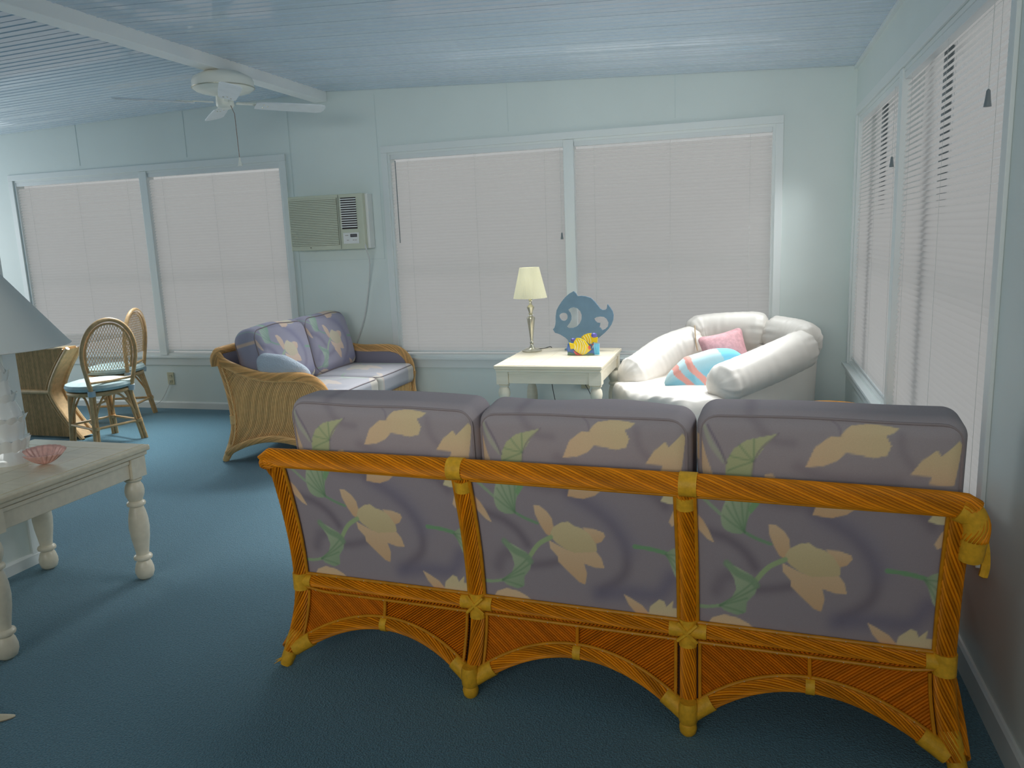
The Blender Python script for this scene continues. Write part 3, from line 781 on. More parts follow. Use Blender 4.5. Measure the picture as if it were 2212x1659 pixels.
LV = (-3.72, 6.335, 0)
love = rattan_seat('rattan_loveseat', 'two-seat rattan loveseat with reed-covered side, under the air conditioner', 2, LV, -PI/2, (M['ratL'], M['ratL2'], M['bindL'], M['bindL']), seg=.757)
LM = Matrix.Translation(LV) @ Matrix.Rotation(-PI/2, 4, 'Z')
def paint_front(T, P):
    c = P1.sample(1-(T[:, 0]+1)/2, (1-T[:, 2])/2)
    return c*np.array([.86, .90, 1.0])+np.array([.11, .12, .16])  # print lifted towards lavender-white: bright light painted into the cushions
def paint_seat(T, P):
    c = P1.sample((T[:, 0]+1)/2*.8+.1, (1-T[:, 2])/2)
    return np.minimum(c*np.array([.35, .36, .42])+.34, .8)  # print washed out: strong window light painted into the seat colour
for i, (cx, lab) in enumerate(((1.09, 'plump floral back cushion on the loveseat, nearer the camera'), (.40, 'plump floral back cushion on the loveseat, next to the wall'))):
    cushion('back_cushion', lab, .72, .22, .50, .09, (120, 24, 90), paint_front, LM @ Matrix.Translation((cx, .24, .725)) @ Matrix.Rotation(math.radians(13), 4, 'X'), bulge=.035, wob=.010, group='back cushions on the loveseat', seed=20+i, crown=.02)
for i, (cx, lab) in enumerate(((1.10, 'light-washed seat cushion on the loveseat, nearer the camera'), (.40, 'light-washed seat cushion on the loveseat, next to the wall'))):
    cushion('seat_cushion', lab, .69, .165, .66, .05, (90, 20, 90), paint_seat, LM @ Matrix.Translation((cx, .605, .432)) @ Matrix.Rotation(PI/2, 4, 'X'), bulge=.016, wob=.003, group='seat cushions on the loveseat', seed=30+i)
# knitted bolster thrown over the near arm
T, Pp, Fc = lattice(.42, .13, .17, .065, 40, 16, 20)
Pp = Pp.copy(); tap = 1-.45*np.clip((Pp[:, 0]+.02)/.23, 0, 1)**1.5
Pp[:, 1] *= tap; Pp[:, 2] *= tap; Pp[:, 2] -= .05*np.clip(Pp[:, 0]/.21, 0, 1)
o = mesh_np('bolster_pillow', Pp, Fc, M['knit']); o.location = (-3.20, 4.90, .705); o.rotation_euler = (.15, .10, .02)
tag(o, 'white knitted bolster lying along the near arm of the loveseat', 'pillow')

# ------------------------------------------------------------------ turned-leg end tables
def end_table(label, x0, x1, y0, y1, H, plank_axis):
    cx, cy = (x0+x1)/2, (y0+y1)/2
    t = thing('end_table', label, 'table', (cx, cy, 0)); w, d = x1-x0, y1-y0
    m = MB(); m.box((0, 0, H-.014), (w, d, .028)); m.build('table_top', M['creamtop'], t, smooth=False, bevel=.008, seg=3)
    m = MB(); m.box((0, 0, H-.038), (w-.022, d-.022, .02)); m.build('top_moulding', M['cream'], t, smooth=False, bevel=.006, seg=3)
    # breadboard ends and planks sit a hair proud so their joints read
    n = 5; bw = .10
    for k in range(n):
        if plank_axis == 'y':
            pw = (w-.05)/n; MB().box((-w/2+.025+pw*(k+.5), 0, H+.0008), (pw-.003, d-2*bw-.03, .0026)).build('plank', M['creamtop'], t, smooth=False)
        else:
            pw = (d-.05)/n; MB().box((0, -d/2+.025+pw*(k+.5), H+.0008), (w-2*bw-.03, pw-.003, .0026)).build('plank', M['creamtop'], t, smooth=False)
    for s in (-1, 1):
        if plank_axis == 'y': MB().box((0, s*(d/2-.025-bw/2+.012), H+.0008), (w-.05, bw-.004, .0026)).build('breadboard_end', M['creamtop'], t, smooth=False)
        else: MB().box((s*(w/2-.025-bw/2+.012), 0, H+.0008), (bw-.004, d-.05, .0026)).build('breadboard_end', M['creamtop'], t, smooth=False)
    lx, ly = w/2-.055, d/2-.075; za = H-.048
    for s in (-1, 1):
        m = MB(); m.box((0, s*(ly+.018), za-.045), (2*lx-.09, .022, .09)); m.box((0, s*(ly+.03), za-.012), (2*lx-.09, .012, .018)); m.build('apron', M['cream'], t, smooth=False, bevel=.003)
        m = MB(); m.box((s*(lx+.018), 0, za-.045), (.022, 2*ly-.09, .09)); m.box((s*(lx+.03), 0, za-.012), (.012, 2*ly-.09, .018)); m.build('apron', M['cream'], t, smooth=False, bevel=.003)
    pr = [(0, 0), (.022, 0), (.036, .012), (.043, .035), (.043, .055), (.036, .082), (.029, .094), (.030, .098), (.041, .104), (.043, .112), (.040, .120), (.030, .126), (.029, .132), (.034, .165), (.042, .215), (.046, .262), (.044, .305), (.037, .345), (.031, .362), (.030, .368), (.041, .374), (.043, .382), (.040, .390), (.031, .396), (.034, .404), (.042, .425), (.044, .445), (.040, .470), (.031, .486), (.030, .490), (.038, .495), (.040, .502), (.036, .509), (.030, .513)]
    sc = (H-.048-.095)/.513
    for sx in (-1, 1):
        for sy in (-1, 1):
            m = MB().lathe([(r, z*sc) for r, z in pr], (sx*lx, sy*ly, 0), 24); m.box((sx*lx, sy*ly, H-.048-.0475), (.088, .088, .095)); m.build('leg', M['cream'], t)
    return t
end_table('whitewashed end table with turned legs in the left foreground, under the large white lamp', -3.42, -2.72, 2.08, 2.985, .655, 'y')
end_table('whitewashed end table between the loveseat and the white armchair, below the window', -1.746, -.954, 5.316, 6.235, .655, 'y')

# big white lamp on the foreground table
lp = thing('table_lamp', 'large table lamp with white coolie shade on a ruffled white shell base', 'lamp', (-3.145, 2.60, .6565))
m = MB(); m.lathe([(.305, .515), (.075, .83)], n=72)
m.f = [f for f in m.f if len(f) == 4]; m.build('lamp_shade', M['bigshade'], lp, fix=False)
m = MB()
for rr, zz in ((.305, .515), (.075, .83)): m.tube([(rr*math.cos(2*PI*k/72), rr*math.sin(2*PI*k/72), zz) for k in range(72)], .004, 6, closed=True)
m.build('shade_rim', M['white'], lp)
def shell_tier(z0, z1, r0, r1, lobes):
    m = MB(); n = 96
    def fn(u, v):
        th = 2*PI*u; rb = r0+(r1-r0)*v**.7; q = rb*(1+.13*abs(math.sin(lobes*th/2))*v); return (q*math.cos(th), q*math.sin(th), z0+(z1-z0)*v+.014*abs(math.sin(lobes*th/2))*v)
    m.grid(fn, n, 10, cu=True); m.grid(lambda u, v: tuple(np.array(fn(u, 1))*np.array([1-.35*v, 1-.35*v, 1])-np.array([0, 0, .01*v])), n, 4, cu=True)
    return m
BS = .76
base = MB().lathe([(r*BS if r > .03 else r, z) for r, z in [(0, 0), (.118, 0), (.120, .012), (.112, .03), (.10, .06), (.085, .10), (.10, .15), (.105, .19), (.085, .25), (.06, .30), (.055, .36), (.045, .42), (.02, .46), (.012, .47), (.012, .56), (0, .56)]], n=40, lobes=9, amp=.06).build('lamp_base', M['ceramic'], lp)
for z0, z1, r0, r1, lo in ((.02, .10, .085, .115, 13), (.13, .20, .06, .115, 11), (.24, .30, .05, .085, 9), (.34, .40, .04, .065, 9)):
    shell_tier(z0, z1, r0*BS, r1*BS, lo).build('ruffle', M['ceramic'], base)
# pink shell dish
m = MB()
def shell(u, v):
    a = -1.25+2.5*u; rib = 1+.05*math.cos(2*PI*9*u); r = (.012+.10*v)*rib
    return (r*math.sin(a)*1.0, -.03+r*math.cos(a)*.55, .004+.085*v**1.8*(.75+.25*math.cos(a)))
m.grid(shell, 90, 14); m.grid(lambda u, v: tuple(np.array(shell(u, v))+np.array([0, 0.006, .004])), 90, 14)
def shell2(u, v):
    a = PI-1.15+2.3*u; rib = 1+.06*math.cos(2*PI*8*u); r = (.012+.085*v)*rib
    return (r*math.sin(a), -.03+r*math.cos(a)*.6, .004+.055*v**1.7)
m.grid(shell2, 80, 12)
o = m.build('scallop_shell', M['pink'], fix=False); o.location = (-2.955, 2.62, .6575); o.rotation_euler = (0, 0, .5); o.scale = (.8, .8, .8)
sm = o.modifiers.new('thick', 'SOLIDIFY'); sm.thickness = .003
tag(o, 'pink fluted shell dish on the foreground table beside the lamp base', 'shell')
# starfish on the carpet at the picture's left edge
m = MB()
def star(u, v):
    th = 2*PI*u; k = .5+.5*math.cos(5*th); r = (.034+.066*k**1.5)*v
    return (r*math.cos(th), r*math.sin(th), .004+.020*(1-v**2)*(.6+.4*k)+.006*k*(1-v))
m.grid(star, 120, 10, cu=True); m.grid(lambda u, v: (star(u, v)[0], star(u, v)[1], .001), 120, 3, cu=True)
o = m.build('starfish', M['bone']); o.location = (-2.468, 1.785, .001); o.rotation_euler = (0, 0, .68)
tag(o, 'cream starfish lying on the blue carpet in front of the foreground table', 'starfish')

# brass lamp on the far table
TZ = .658
lp = thing('table_lamp', 'small brass lamp with cream pleated shade on the far end table', 'lamp', (-1.645, 6.03, TZ))
m = MB().lathe([(0, 0), (.078, 0), (.080, .005), (.066, .012), (.03, .022), (.020, .034), (.013, .045), (.012, .06), (.018, .066), (.012, .074), (.013, .10), (.018, .15), (.026, .21), (.033, .262), (.031, .272), (.016, .280), (.014, .292), (.022, .298), (.014, .305), (.016, .315), (.028, .345), (.030, .352), (.018, .366), (.012, .375), (.012, .40), (.016, .404), (.010, .415), (.010, .46), (0, .46)], n=20)
st = m.build('lamp_stem', M['brass'], lp)
m = MB()
for a in (0, PI): m.tube([(.012*math.cos(a), 0, .41), (.03*math.cos(a), 0, .43), (.03*math.cos(a), 0, .60)], .002, 6)
m.build('harp', M['brass'], lp)
m = MB(); m.lathe([(.132, .425), (.076, .665)], n=120, lobes=60, amp=.02); m.f = [f for f in m.f if len(f) == 4]; m.build('lamp_shade', M['shade'], lp, fix=False)
MB().tube(smoothpath([(.0, .06, .01), (.06, .14, .0), (.10, .232, .0), (.104, .252, -.06), (.09, .26, -.3), (.16, .27, -.60), (.30, .30, -.648), (.42, .36, -.64), (.40, .385, -.45), (.345, .39, -.335)], 8), .0032, 6).build('power_cord', M['cord'], lp)

# blue fish cut-out board
SCL = .000365
def fz(pts): return [((x-840)*SCL, (1418-y)*SCL) for x, y in pts]
def sm2(pts, n=4):
    p = Print.smooth(None, pts, n); return [tuple(q) for q in p]
out = [(155, 1000), (190, 965), (212, 900), (222, 830), (225, 720), (250, 580), (300, 490), (370, 390), (450, 300), (540, 225), (640, 172), (690, 225), (722, 282), (800, 275), (890, 285), (1010, 325), (1100, 410), (1160, 490), (1215, 560), (1265, 588), (1320, 585), (1355, 555), (1372, 462), (1430, 540), (1475, 610), (1497, 700), (1488, 800), (1450, 900), (1380, 1000), (1290, 1090), (1180, 1180), (1080, 1250), (1000, 1418), (560, 1418), (480, 1230), (430, 1185), (330, 1120), (270, 1095), (200, 1075)]
h1 = sm2([(302, 720), (330, 665), (395, 640), (460, 650), (492, 700), (482, 770), (420, 815), (350, 800)])
h2 = [(500, 580), (560, 535), (630, 518), (710, 540), (775, 605), (805, 690), (800, 780), (760, 870), (690, 940), (600, 975), (510, 975), (468, 955), (470, 935), (530, 865), (568, 790), (572, 720), (550, 645)]
h3 = [(1072, 775), (1130, 740), (1210, 726), (1290, 735), (1350, 780), (1388, 860), (1375, 940), (1320, 995), (1250, 1028), (1225, 1000), (1220, 980), (1185, 960), (1205, 870), (1140, 860), (1100, 825)]
m = MB().prism(fz(out), .018, None, (fz(h1), fz(h2), fz(h3)))
fish = m.build('fish_board', M['fishblue'], smooth=False); fish.location = (-1.235, 6.10, TZ+.012)
tag(fish, 'blue cut-out wooden fish silhouette standing on the far end table', 'ornament')
MB().box((0, .009, .006), (.26, .09, .012)).build('stand', M['fishblue'], fish, smooth=False, bevel=.003).location = (-.02, 0, -.012)

# twin yellow striped fish ornament
def paintmat(n, rgb): return mat(n, rgb, .25, coat=.3)
YF_, WH, RD, BL, LB, PU, GN = paintmat('fish_yellow', (232, 200, 20)), paintmat('stripe_white', (236, 232, 190)), paintmat('coral_red', (214, 74, 60)), paintmat('sea_blue', (50, 96, 176)), paintmat('anemone_blue', (110, 196, 228)), paintmat('coral_purple', (92, 84, 168)), paintmat('weed_green', (90, 130, 96))
ff = thing('fish_ornament', 'small pair of yellow striped fish on a blue coral base before the blue board', 'ornament', (-1.185, 5.83, TZ), 0)
SC = .000357
def gz(pts): return [((x-800)*SC, (1370-y)*SC) for x, y in pts]
def plate(name, pts, y, t, mm, par=ff): return MB().prism(gz(pts), t, lambda v: Vector((v.x, v.y+y, v.z))).build(name, mm, par, smooth=False, bevel=0)
plate('base', [(455, 1350), (445, 1220), (460, 1130), (520, 1110), (600, 1240), (760, 1300), (1000, 1290), (1040, 1170), (1040, 1350), (1000, 1370), (500, 1370)], .0, .05, BL)
plate('weed', [(450, 1368), (470, 1300), (560, 1330), (680, 1345), (870, 1335), (1000, 1330), (1030, 1368)], -.006, .006, GN)
m = MB()
for k in range(5): m.tube(smoothpath([((1050+22*k-800)*SC, -.004, .004), ((1045+24*k-800)*SC, -.010, .05), ((1040+25*k-800)*SC, -.004, .088)], 5), [.0042]*10+[.005], 7)
m.build('anemone', LB, ff)
m = MB(); m.lathe([(0, -.02), (.016, -.012), (.02, 0), (.016, .012), (0, .02)], ((1020-800)*SC, .028, (1370-960)*SC), 10, lobes=8, amp=.2); m.lathe([(0, -.016), (.013, -.009), (.016, 0), (.013, .009), (0, .016)], ((560-800)*SC, .028, (1370-1060)*SC), 10, lobes=8, amp=.2)
m.build('coral_knob', PU, ff)
def little_fish(body, tail, stripes, lip, y):
    f = plate('fish', body, y, .018, YF_); plate('tail', tail, y-.002, .02, YF_, f)
    m = MB()
    for s in stripes: m.tube([((x-800)*SC, y-.001, (1370-z)*SC) for x, z in Print.smooth(None, s, 5, False)], .0028, 6)
    m.build('stripes', WH, f); plate('fin', lip, y-.004, .01, RD, f)
little_fish([(740, 1000), (800, 950), (880, 920), (965, 915), (985, 990), (1000, 1060), (985, 1130), (920, 1145), (850, 1080)], [(985, 1010), (1100, 1000), (1085, 1115), (985, 1100)],
            [[(790, 975), (830, 1030), (850, 1090)], [(845, 950), (890, 1030), (900, 1120)], [(900, 935), (945, 1040), (950, 1140)]], [(965, 1150), (1080, 1140), (1070, 1158), (960, 1165)], .022)
little_fish([(590, 1130), (620, 1060), (660, 1005), (740, 1010), (820, 1050), (880, 1110), (930, 1180), (975, 1250), (930, 1290), (860, 1345), (790, 1365), (720, 1340), (640, 1290), (590, 1230)], [(500, 1105), (600, 1130), (590, 1235), (530, 1240)],
            [[(612, 1130), (635, 1190), (615, 1260)], [(650, 1045), (690, 1140), (665, 1290)], [(700, 1030), (750, 1150), (715, 1320)], [(745, 1035), (808, 1170), (765, 1340)], [(800, 1060), (862, 1200), (820, 1335)]], [(590, 1270), (680, 1330), (770, 1365), (640, 1362)], -.014)
plate('lips', [(905, 1190), (935, 1165), (965, 1180), (955, 1230), (985, 1245), (930, 1250)], -.018, .01, RD)

# ------------------------------------------------------------------ white leather armchair
ch = thing('armchair', 'white leather tub armchair with pillowy arms in the room corner', 'armchair', (-.20, 5.80, 0))
O = Vector((-.20, 5.80, 0))
RF, RM, RB, BC, BL_, LM_, LF = [Vector(p)-O for p in ((-.13, 5.36, .545), (.16, 5.62, .63), (.42, 5.93, .715), (.10, 6.20, .765), (-.30, 6.24, .745), (-.58, 6.08, .64), (-.80, 5.80, .52))]
def pillow_roll(name, pts, rad, sq, folds, seed, parent=ch):
    rs = np.random.RandomState(seed); P = resample(smoothpath(pts, 14), .010); n = len(P); m = MB()
    D = [0.]
    for i in range(1, n): D.append(D[-1]+(P[i]-P[i-1]).length)
    L = D[-1]; e = [max(.0006, min(d, L-d)) for d in D]; cap = rad*.85
    r = [rad if q >= cap else rad*max(.04, (1-(1-q/cap)**2.4))**.5 for q in e]
    ph = rs.uniform(0, 6, 8)
    def pf(th, d, i):
        q = D[i]/L; w = sum(math.sin(folds*(1+.37*k)*q*2*PI+ph[k]+2.2*math.sin(th+ph[k+3])) for k in range(3))/3
        g = max(0, 1-e[i]/.20); gather = math.sin(11*th+ph[6])+.6*math.sin(17*th+ph[7])
        sag = -.05*math.sin(th)*0
        return (1+.018*w*(.5+g)+.030*gather*g)*(1+sq*math.cos(2*th))+sag
    m.tube(P, r, 64, prof=pf); return m.build(name, M['leather'], parent)
pillow_roll('arm_pillow', [RF-Vector((.06, .07, .01)), RF+Vector((.02, .03, 0)), RM, RB+Vector((.02, .0, .0))], .135, .04, 9, 1)
pillow_roll('arm_pillow', [LF-Vector((.07, .09, .01)), LF+Vector((.02, .02, 0)), LM_, BL_+Vector((-.02, .0, -.03))], .135, .04, 9, 2)
pillow_roll('back_pillow', [RB+Vector((.03, -.04, .0)), RB+Vector((-.06, .13, .03)), BC+Vector((.04, .02, 0))], .135, .10, 7, 3)
pillow_roll('back_pillow', [BC+Vector((.08, .02, 0)), BC+Vector((-.12, .03, .01)), BL_+Vector((0, .02, .01)), BL_+Vector((-.12, -.05, -.03))], .14, .14, 7, 4)
# inner back below the rolls
m = MB()
ring = smoothpath([RF, RM, RB, BC, BL_, LM_, LF], 10)
def shellf(u, v):
    p = ring[min(int(u*(len(ring)-1)+.5), len(ring)-1)]; c = Vector((-.10, -.06, 0)); d = Vector((p.x-c.x, p.y-c.y, 0)).normalized()
    return Vector((p.x, p.y, 0))+d*(.075-.02*(1-v))+Vector((0, 0, .02+(p.z-.06-.02)*v))
def shelli(u, v):
    q = shellf(u, v); c = Vector((-.10, -.06, 0)); d = Vector((q.x-c.x, q.y-c.y, 0)).normalized(); return q-d*.16+Vector((0, 0, .0))
m.grid(shellf, len(ring), 8); m.grid(shelli, len(ring), 8)
m.grid(lambda u, v: Vector(shellf(0, u)).lerp(Vector(shelli(0, u)), v), 8, 4); m.grid(lambda u, v: Vector(shellf(1, u)).lerp(Vector(shelli(1, u)), v), 8, 4)
m.build('body', M['leather'], ch, fix=False)
seat_dir = math.atan2(-.70, -.72)
RS = Matrix.Rotation(seat_dir+PI/2, 3, 'Z')
T, Pp, Fc = lattice(.98, .92, .19, .08, 70, 60, 16)
x, y, z = Pp[:, 0], Pp[:, 1], Pp[:, 2]
Pp[:, 2] += np.sign(z)*.02*(1-(x/.49)**2)*(1-(y/.46)**2)+.004*np.sin(60*x+6*np.sin(9*y))*np.clip((-y-.22)/.2, 0, 1)*np.clip(z/.08, 0, 1)+.006*np.sin(14*x+3*y)
rr = np.hypot(x/.49, y/.46); k = np.where(rr > 1, 1-.55*(1-1/rr), 1); Pp[:, 0] *= k; Pp[:, 1] *= k
Pp = Pp @ np.array(RS).T
Pp[:, 2] += .375
o = mesh_np('seat_cushion', Pp, Fc, M['leather'], ch); o.location = (-.20, -.12, 0)
T, Pp, Fc = lattice(.80, .78, .27, .06, 30, 30, 10)
rr = np.hypot(Pp[:, 0]/.40, Pp[:, 1]/.39); k = np.where(rr > 1, 1-.55*(1-1/rr), 1); Pp[:, 0] *= k; Pp[:, 1] *= k
Pp = Pp @ np.array(RS).T; Pp[:, 2] += .155
o = mesh_np('seat_base', Pp, Fc, M['leather'], ch); o.location = (-.16, -.08, 0)
MB().tube([(-.175, .31, .845), (-.17, .28, .79), (-.165, .265, .73), (-.15, .25, .66)], .005, 6).build('seam', mat('tan_seam', (190, 166, 136), .7), ch)  # tan seam where the arm pillow meets the back

# pillows on the armchair
def paint_fish(T, P):
    c = np.ones((len(T), 3))*np.array(lin((126, 176, 192))); x = T[:, 0]+.10*T[:, 2]; z = T[:, 2]
    k = np.clip((z-.1)/.7, 0, 1)[:, None]; c = c*(1-k)+np.array(lin((182, 206, 210)))*k; c[(x > .5) & (z > .35)] = lin((120, 190, 214))
    s = (np.abs(x+.08*np.sin(3*z)+.22) < .085) | (np.abs(x+.06*np.sin(3*z)+.56) < .08); c[s] = lin((206, 148, 138))
    return c
T, Pp, Fc = lattice(.60, .17, .33, .08, 90, 20, 50)
col = paint_fish(T, Pp)
x = Pp[:, 0]/.30; prof_ = np.where(x < -.35, np.clip(.32+.68*np.clip((x+1)/.65, 0, 1)**.8, .3, 1), np.sqrt(np.clip(1.06-np.clip((x+.1)/1.15, 0, 1)**2.4, .02, 1)))
Pp[:, 2] = Pp[:, 2]*prof_; Pp[:, 1] *= np.clip(prof_, .3, 1)
o = mesh_np('fish_pillow', Pp, Fc, M['fab'], None, col); o.location = (-.27, 5.66, .545); o.rotation_euler = (math.radians(-18), math.radians(-14), math.radians(22))
tag(o, 'pale blue stuffed fish pillow with pink stripes on the white armchair', 'pillow')
T, Pp, Fc = lattice(.34, .10, .36, .045, 40, 14, 40)
u, w = Pp[:, 0]/.17, Pp[:, 2]/.18
pin = 1-.16*(1-np.abs(u))*np.abs(w)**2-.16*(1-np.abs(w))*np.abs(u)**2*0
Pp[:, 0] *= 1-.10*(1-w*w); Pp[:, 2] *= 1-.10*(1-u*u); Pp[:, 1] *= np.clip((1-u*u)*(1-w*w), .08, 1)**.5*1.2
M['pinkcloth'] = mat('pink_velvet', (190, 142, 146), .7, var=.15, vscale=40, bump=.3, bscale=60)
o = mesh_np('throw_pillow', Pp, Fc, M['pinkcloth']); o.location = (-.14, 5.90, .655); o.rotation_euler = (math.radians(-24), math.radians(-12), math.radians(16))
tag(o, 'dusty pink square pillow behind the blue fish pillow on the armchair', 'pillow')

# rim of a low rattan stool beyond the sofa's right end
st = thing('rattan_stool', 'low round rattan stool by the right wall, its rim peeking over the sofa cushion', 'stool', (.45, 4.42, 0))
m = MB()
for k in range(28):
    a = 2*PI*k/28; m.tube([(.20*math.cos(a), .20*math.sin(a), .01), (.155*math.cos(a), .155*math.sin(a), .3), (.195*math.cos(a), .195*math.sin(a), .565)], .012, 6)
m.build('reed_drum', M['rat2'], st)
m = MB(); m.tube([(.205*math.cos(2*PI*k/40), .205*math.sin(2*PI*k/40), .57) for k in range(40)], .02, 10, closed=True); m.build('rim', M['pole'], st)
MB().lathe([(0, .56), (.195, .56), (.195, .575), (0, .58)], n=32).build('stool_top', M['rat'], st)

# ------------------------------------------------------------------ dining set
def dining_chair(label, loc, face):
    t = thing('dining_chair', label, 'chair', loc, math.atan2(face[1], face[0])-PI/2, 'rattan dining chairs')
    C_ = M['cane']
    m = MB(); m.tube([(.235*math.cos(2*PI*k/40), .225*math.sin(2*PI*k/40), .435) for k in range(40)], .017, 10, closed=True); m.build('seat_ring', C_, t)
    MB().lathe([(0, .43), (.225, .43), (.225, .445), (0, .45)], n=32).build('seat_panel', C_, t)
    m = MB().lathe([(0, .452), (.21, .452), (.250, .463), (.260, .485), (.250, .508), (.19, .524), (.1, .532), (0, .534)], n=40); m.build('seat_cushion', M['bluecush'], t)
    # balloon back
    def bk(a):           # a 0..1 along the arch, left foot to right foot
        q = a*2-1; s = 1 if q > 0 else -1; h = 1-abs(q)
        th = PI*a; x = -.225*math.cos(th)*(1 if abs(q) < .5 else 1); return x, h
    arch = []
    for k in range(49):
        x = -.225*math.cos(PI*k/48); z = .76+.275*math.sin(PI*k/48); arch.append((x, z))
    full = [(-.165, .44), (-.185, .52), (-.206, .62), (-.222, .70)]+arch+[(.222, .70), (.206, .62), (.185, .52), (.165, .44)]
    yb = lambda z: -.19-.10*(z-.44)
    m = MB(); m.tube([(x, yb(z), z) for x, z in full], .017, 10); m.build('back_frame', C_, t)
    m = MB(); inn = [(x*.86, .76+(z-.76)*.88 if z > .76 else z) for x, z in full if z > .53]
    m.tube([(x, yb(z)+.004, z) for x, z in inn]+[], .010, 8); m.tube([(-.17, yb(.535), .535), (0, yb(.535)-.004, .53), (.17, yb(.535), .535)], .011, 8); m.build('inner_frame', C_, t)
    m = MB()
    poly = inn
    for an in (math.radians(62), math.radians(-62)): 
        mm = MB(); reeds_in(mm, poly, an, .021, lambda x, z: (x, yb(z), z), lambda x, z: (0, -1, 0), seg=3)
        # keep only a narrow strand of every strip
        for i in range(0, len(mm.v), 20):
            row = mm.v[i:i+20]
            if len(row) < 20: break
            for j in range(3):
                a0, a1 = Vector(row[j*5+2]), Vector(row[j*5+7]); m.tube([a0, a1], .0022, 4, cap=False)
    stuff(m.build('cane_lattice', C_, t))
    # legs
    for sx, sy, dx, dy in ((-1, -1, .05, -.075), (1, -1, .05, -.075), (-1, 1, .03, .02), (1, 1, .03, .02)):
        m = MB(); top = (sx*.165, sy*.165, .45); bot = (sx*(.165+dx), sy*.165+dy, .0)
        m.tube([bot, top], .017, 10); m.tube([(bot[0]-sx*.028, bot[1]+.004, 0), (top[0]-sx*.028, top[1]+.004, .43)], .013, 10)
        k = .32; p = tuple(bot[i]*(1-k)+top[i]*k for i in range(3)); q = tuple(bot[i]*(1-k-.06)+top[i]*(k+.06) for i in range(3))
        m.tube([(p[0]-sx*.012, p[1], p[2]), (q[0]-sx*.012, q[1], q[2])], .030, 10); m.build('leg', C_, t)
    def lg(sx, sy, k):
        dx, dy = (.05, -.075) if sy < 0 else (.03, .02); return (sx*(.165+dx*(1-k)), sy*.165+dy*(1-k), .45*k)
    for a, c in (((-1, -1), (1, -1)), ((1, -1), (1, 1)), ((1, 1), (-1, 1)), ((-1, 1), (-1, -1))):
        MB().tube([lg(*a, .35), lg(*c, .35)], .011, 8).build('stretcher', C_, t)
        mid = [(x+y)/2 for x, y in zip(lg(*a, .92), lg(*c, .92))]
        MB().tube(smoothpath([lg(*a, .42), tuple(.5*p+.5*q for p, q in zip(lg(*a, .78), mid)), tuple(mid), tuple(.5*p+.5*q for p, q in zip(lg(*c, .78), mid)), lg(*c, .42)], 6), .009, 8).build('arched_brace', C_, t)
    for sx in (-1, 1):
        MB().tube([(sx*.166, -.185, .425), (sx*.168, -.19, .47)], .030, 10).build('cushion_tie', M['tie'], t)
    return t
dining_chair('rattan balloon-back dining chair with blue seat cushion, the one nearer the camera', (-5.20, 5.22, 0), (-.955, .30))
dining_chair('rattan balloon-back dining chair behind the nearer one, close to the back window', (-5.74, 5.98, 0), (-.95, -.31))
tb = thing('dining_table', 'glass-topped dining table on an hourglass rattan pedestal', 'table', (-6.02, 5.28, 0))
def half(z): return .30+.25*abs((z-.41)/.37)**1.35
m = MB(); poly = [(half(z), z) for z in np.linspace(.02, .78, 25)]+[(-half(z), z) for z in np.linspace(.78, .02, 25)]
for y, n in ((-.07, -1), (.07, 1)):
    reeds_in(m, poly, PI/2, .013, lambda x, z, y=y: (x, y, z), lambda x, z, n=n: (0, n, 0), seg=2, lift=.006)
m.build('pedestal_reeds', M['cane'], tb, fix=False)
for s in (-1, 1): MB().grid(lambda u, v, s=s: (s*(half(.02+.76*u)-.004), -.068+.136*v, .02+.76*u), 25, 2).build('pedestal_side', M['cane'], tb, fix=False)
for y in (-.075, .075):
    for s in (-1, 1):
        MB().tube([(s*half(z), y, z) for z in np.linspace(.0, .79, 25)], .018, 8).build('corner_pole', M['cane'], tb)
        MB().tube([(s*(half(z)-.045), y, z) for z in np.linspace(.02, .78, 25)], .007, 6).build('edging_pole', M['cane'], tb)
    MB().tube([(-.30, y, .41), (.30, y, .41)], .020, 8).build('waist_band', M['cane'], tb)
MB().box((0, 0, .785), (1.0, .14, .018)).build('pedestal_cap', M['cane'], tb, smooth=False)
MB().box((-.05, .30, .803), (1.12, .95, .012)).build('glass_top', M['tglass'], tb, smooth=False, bevel=.004)

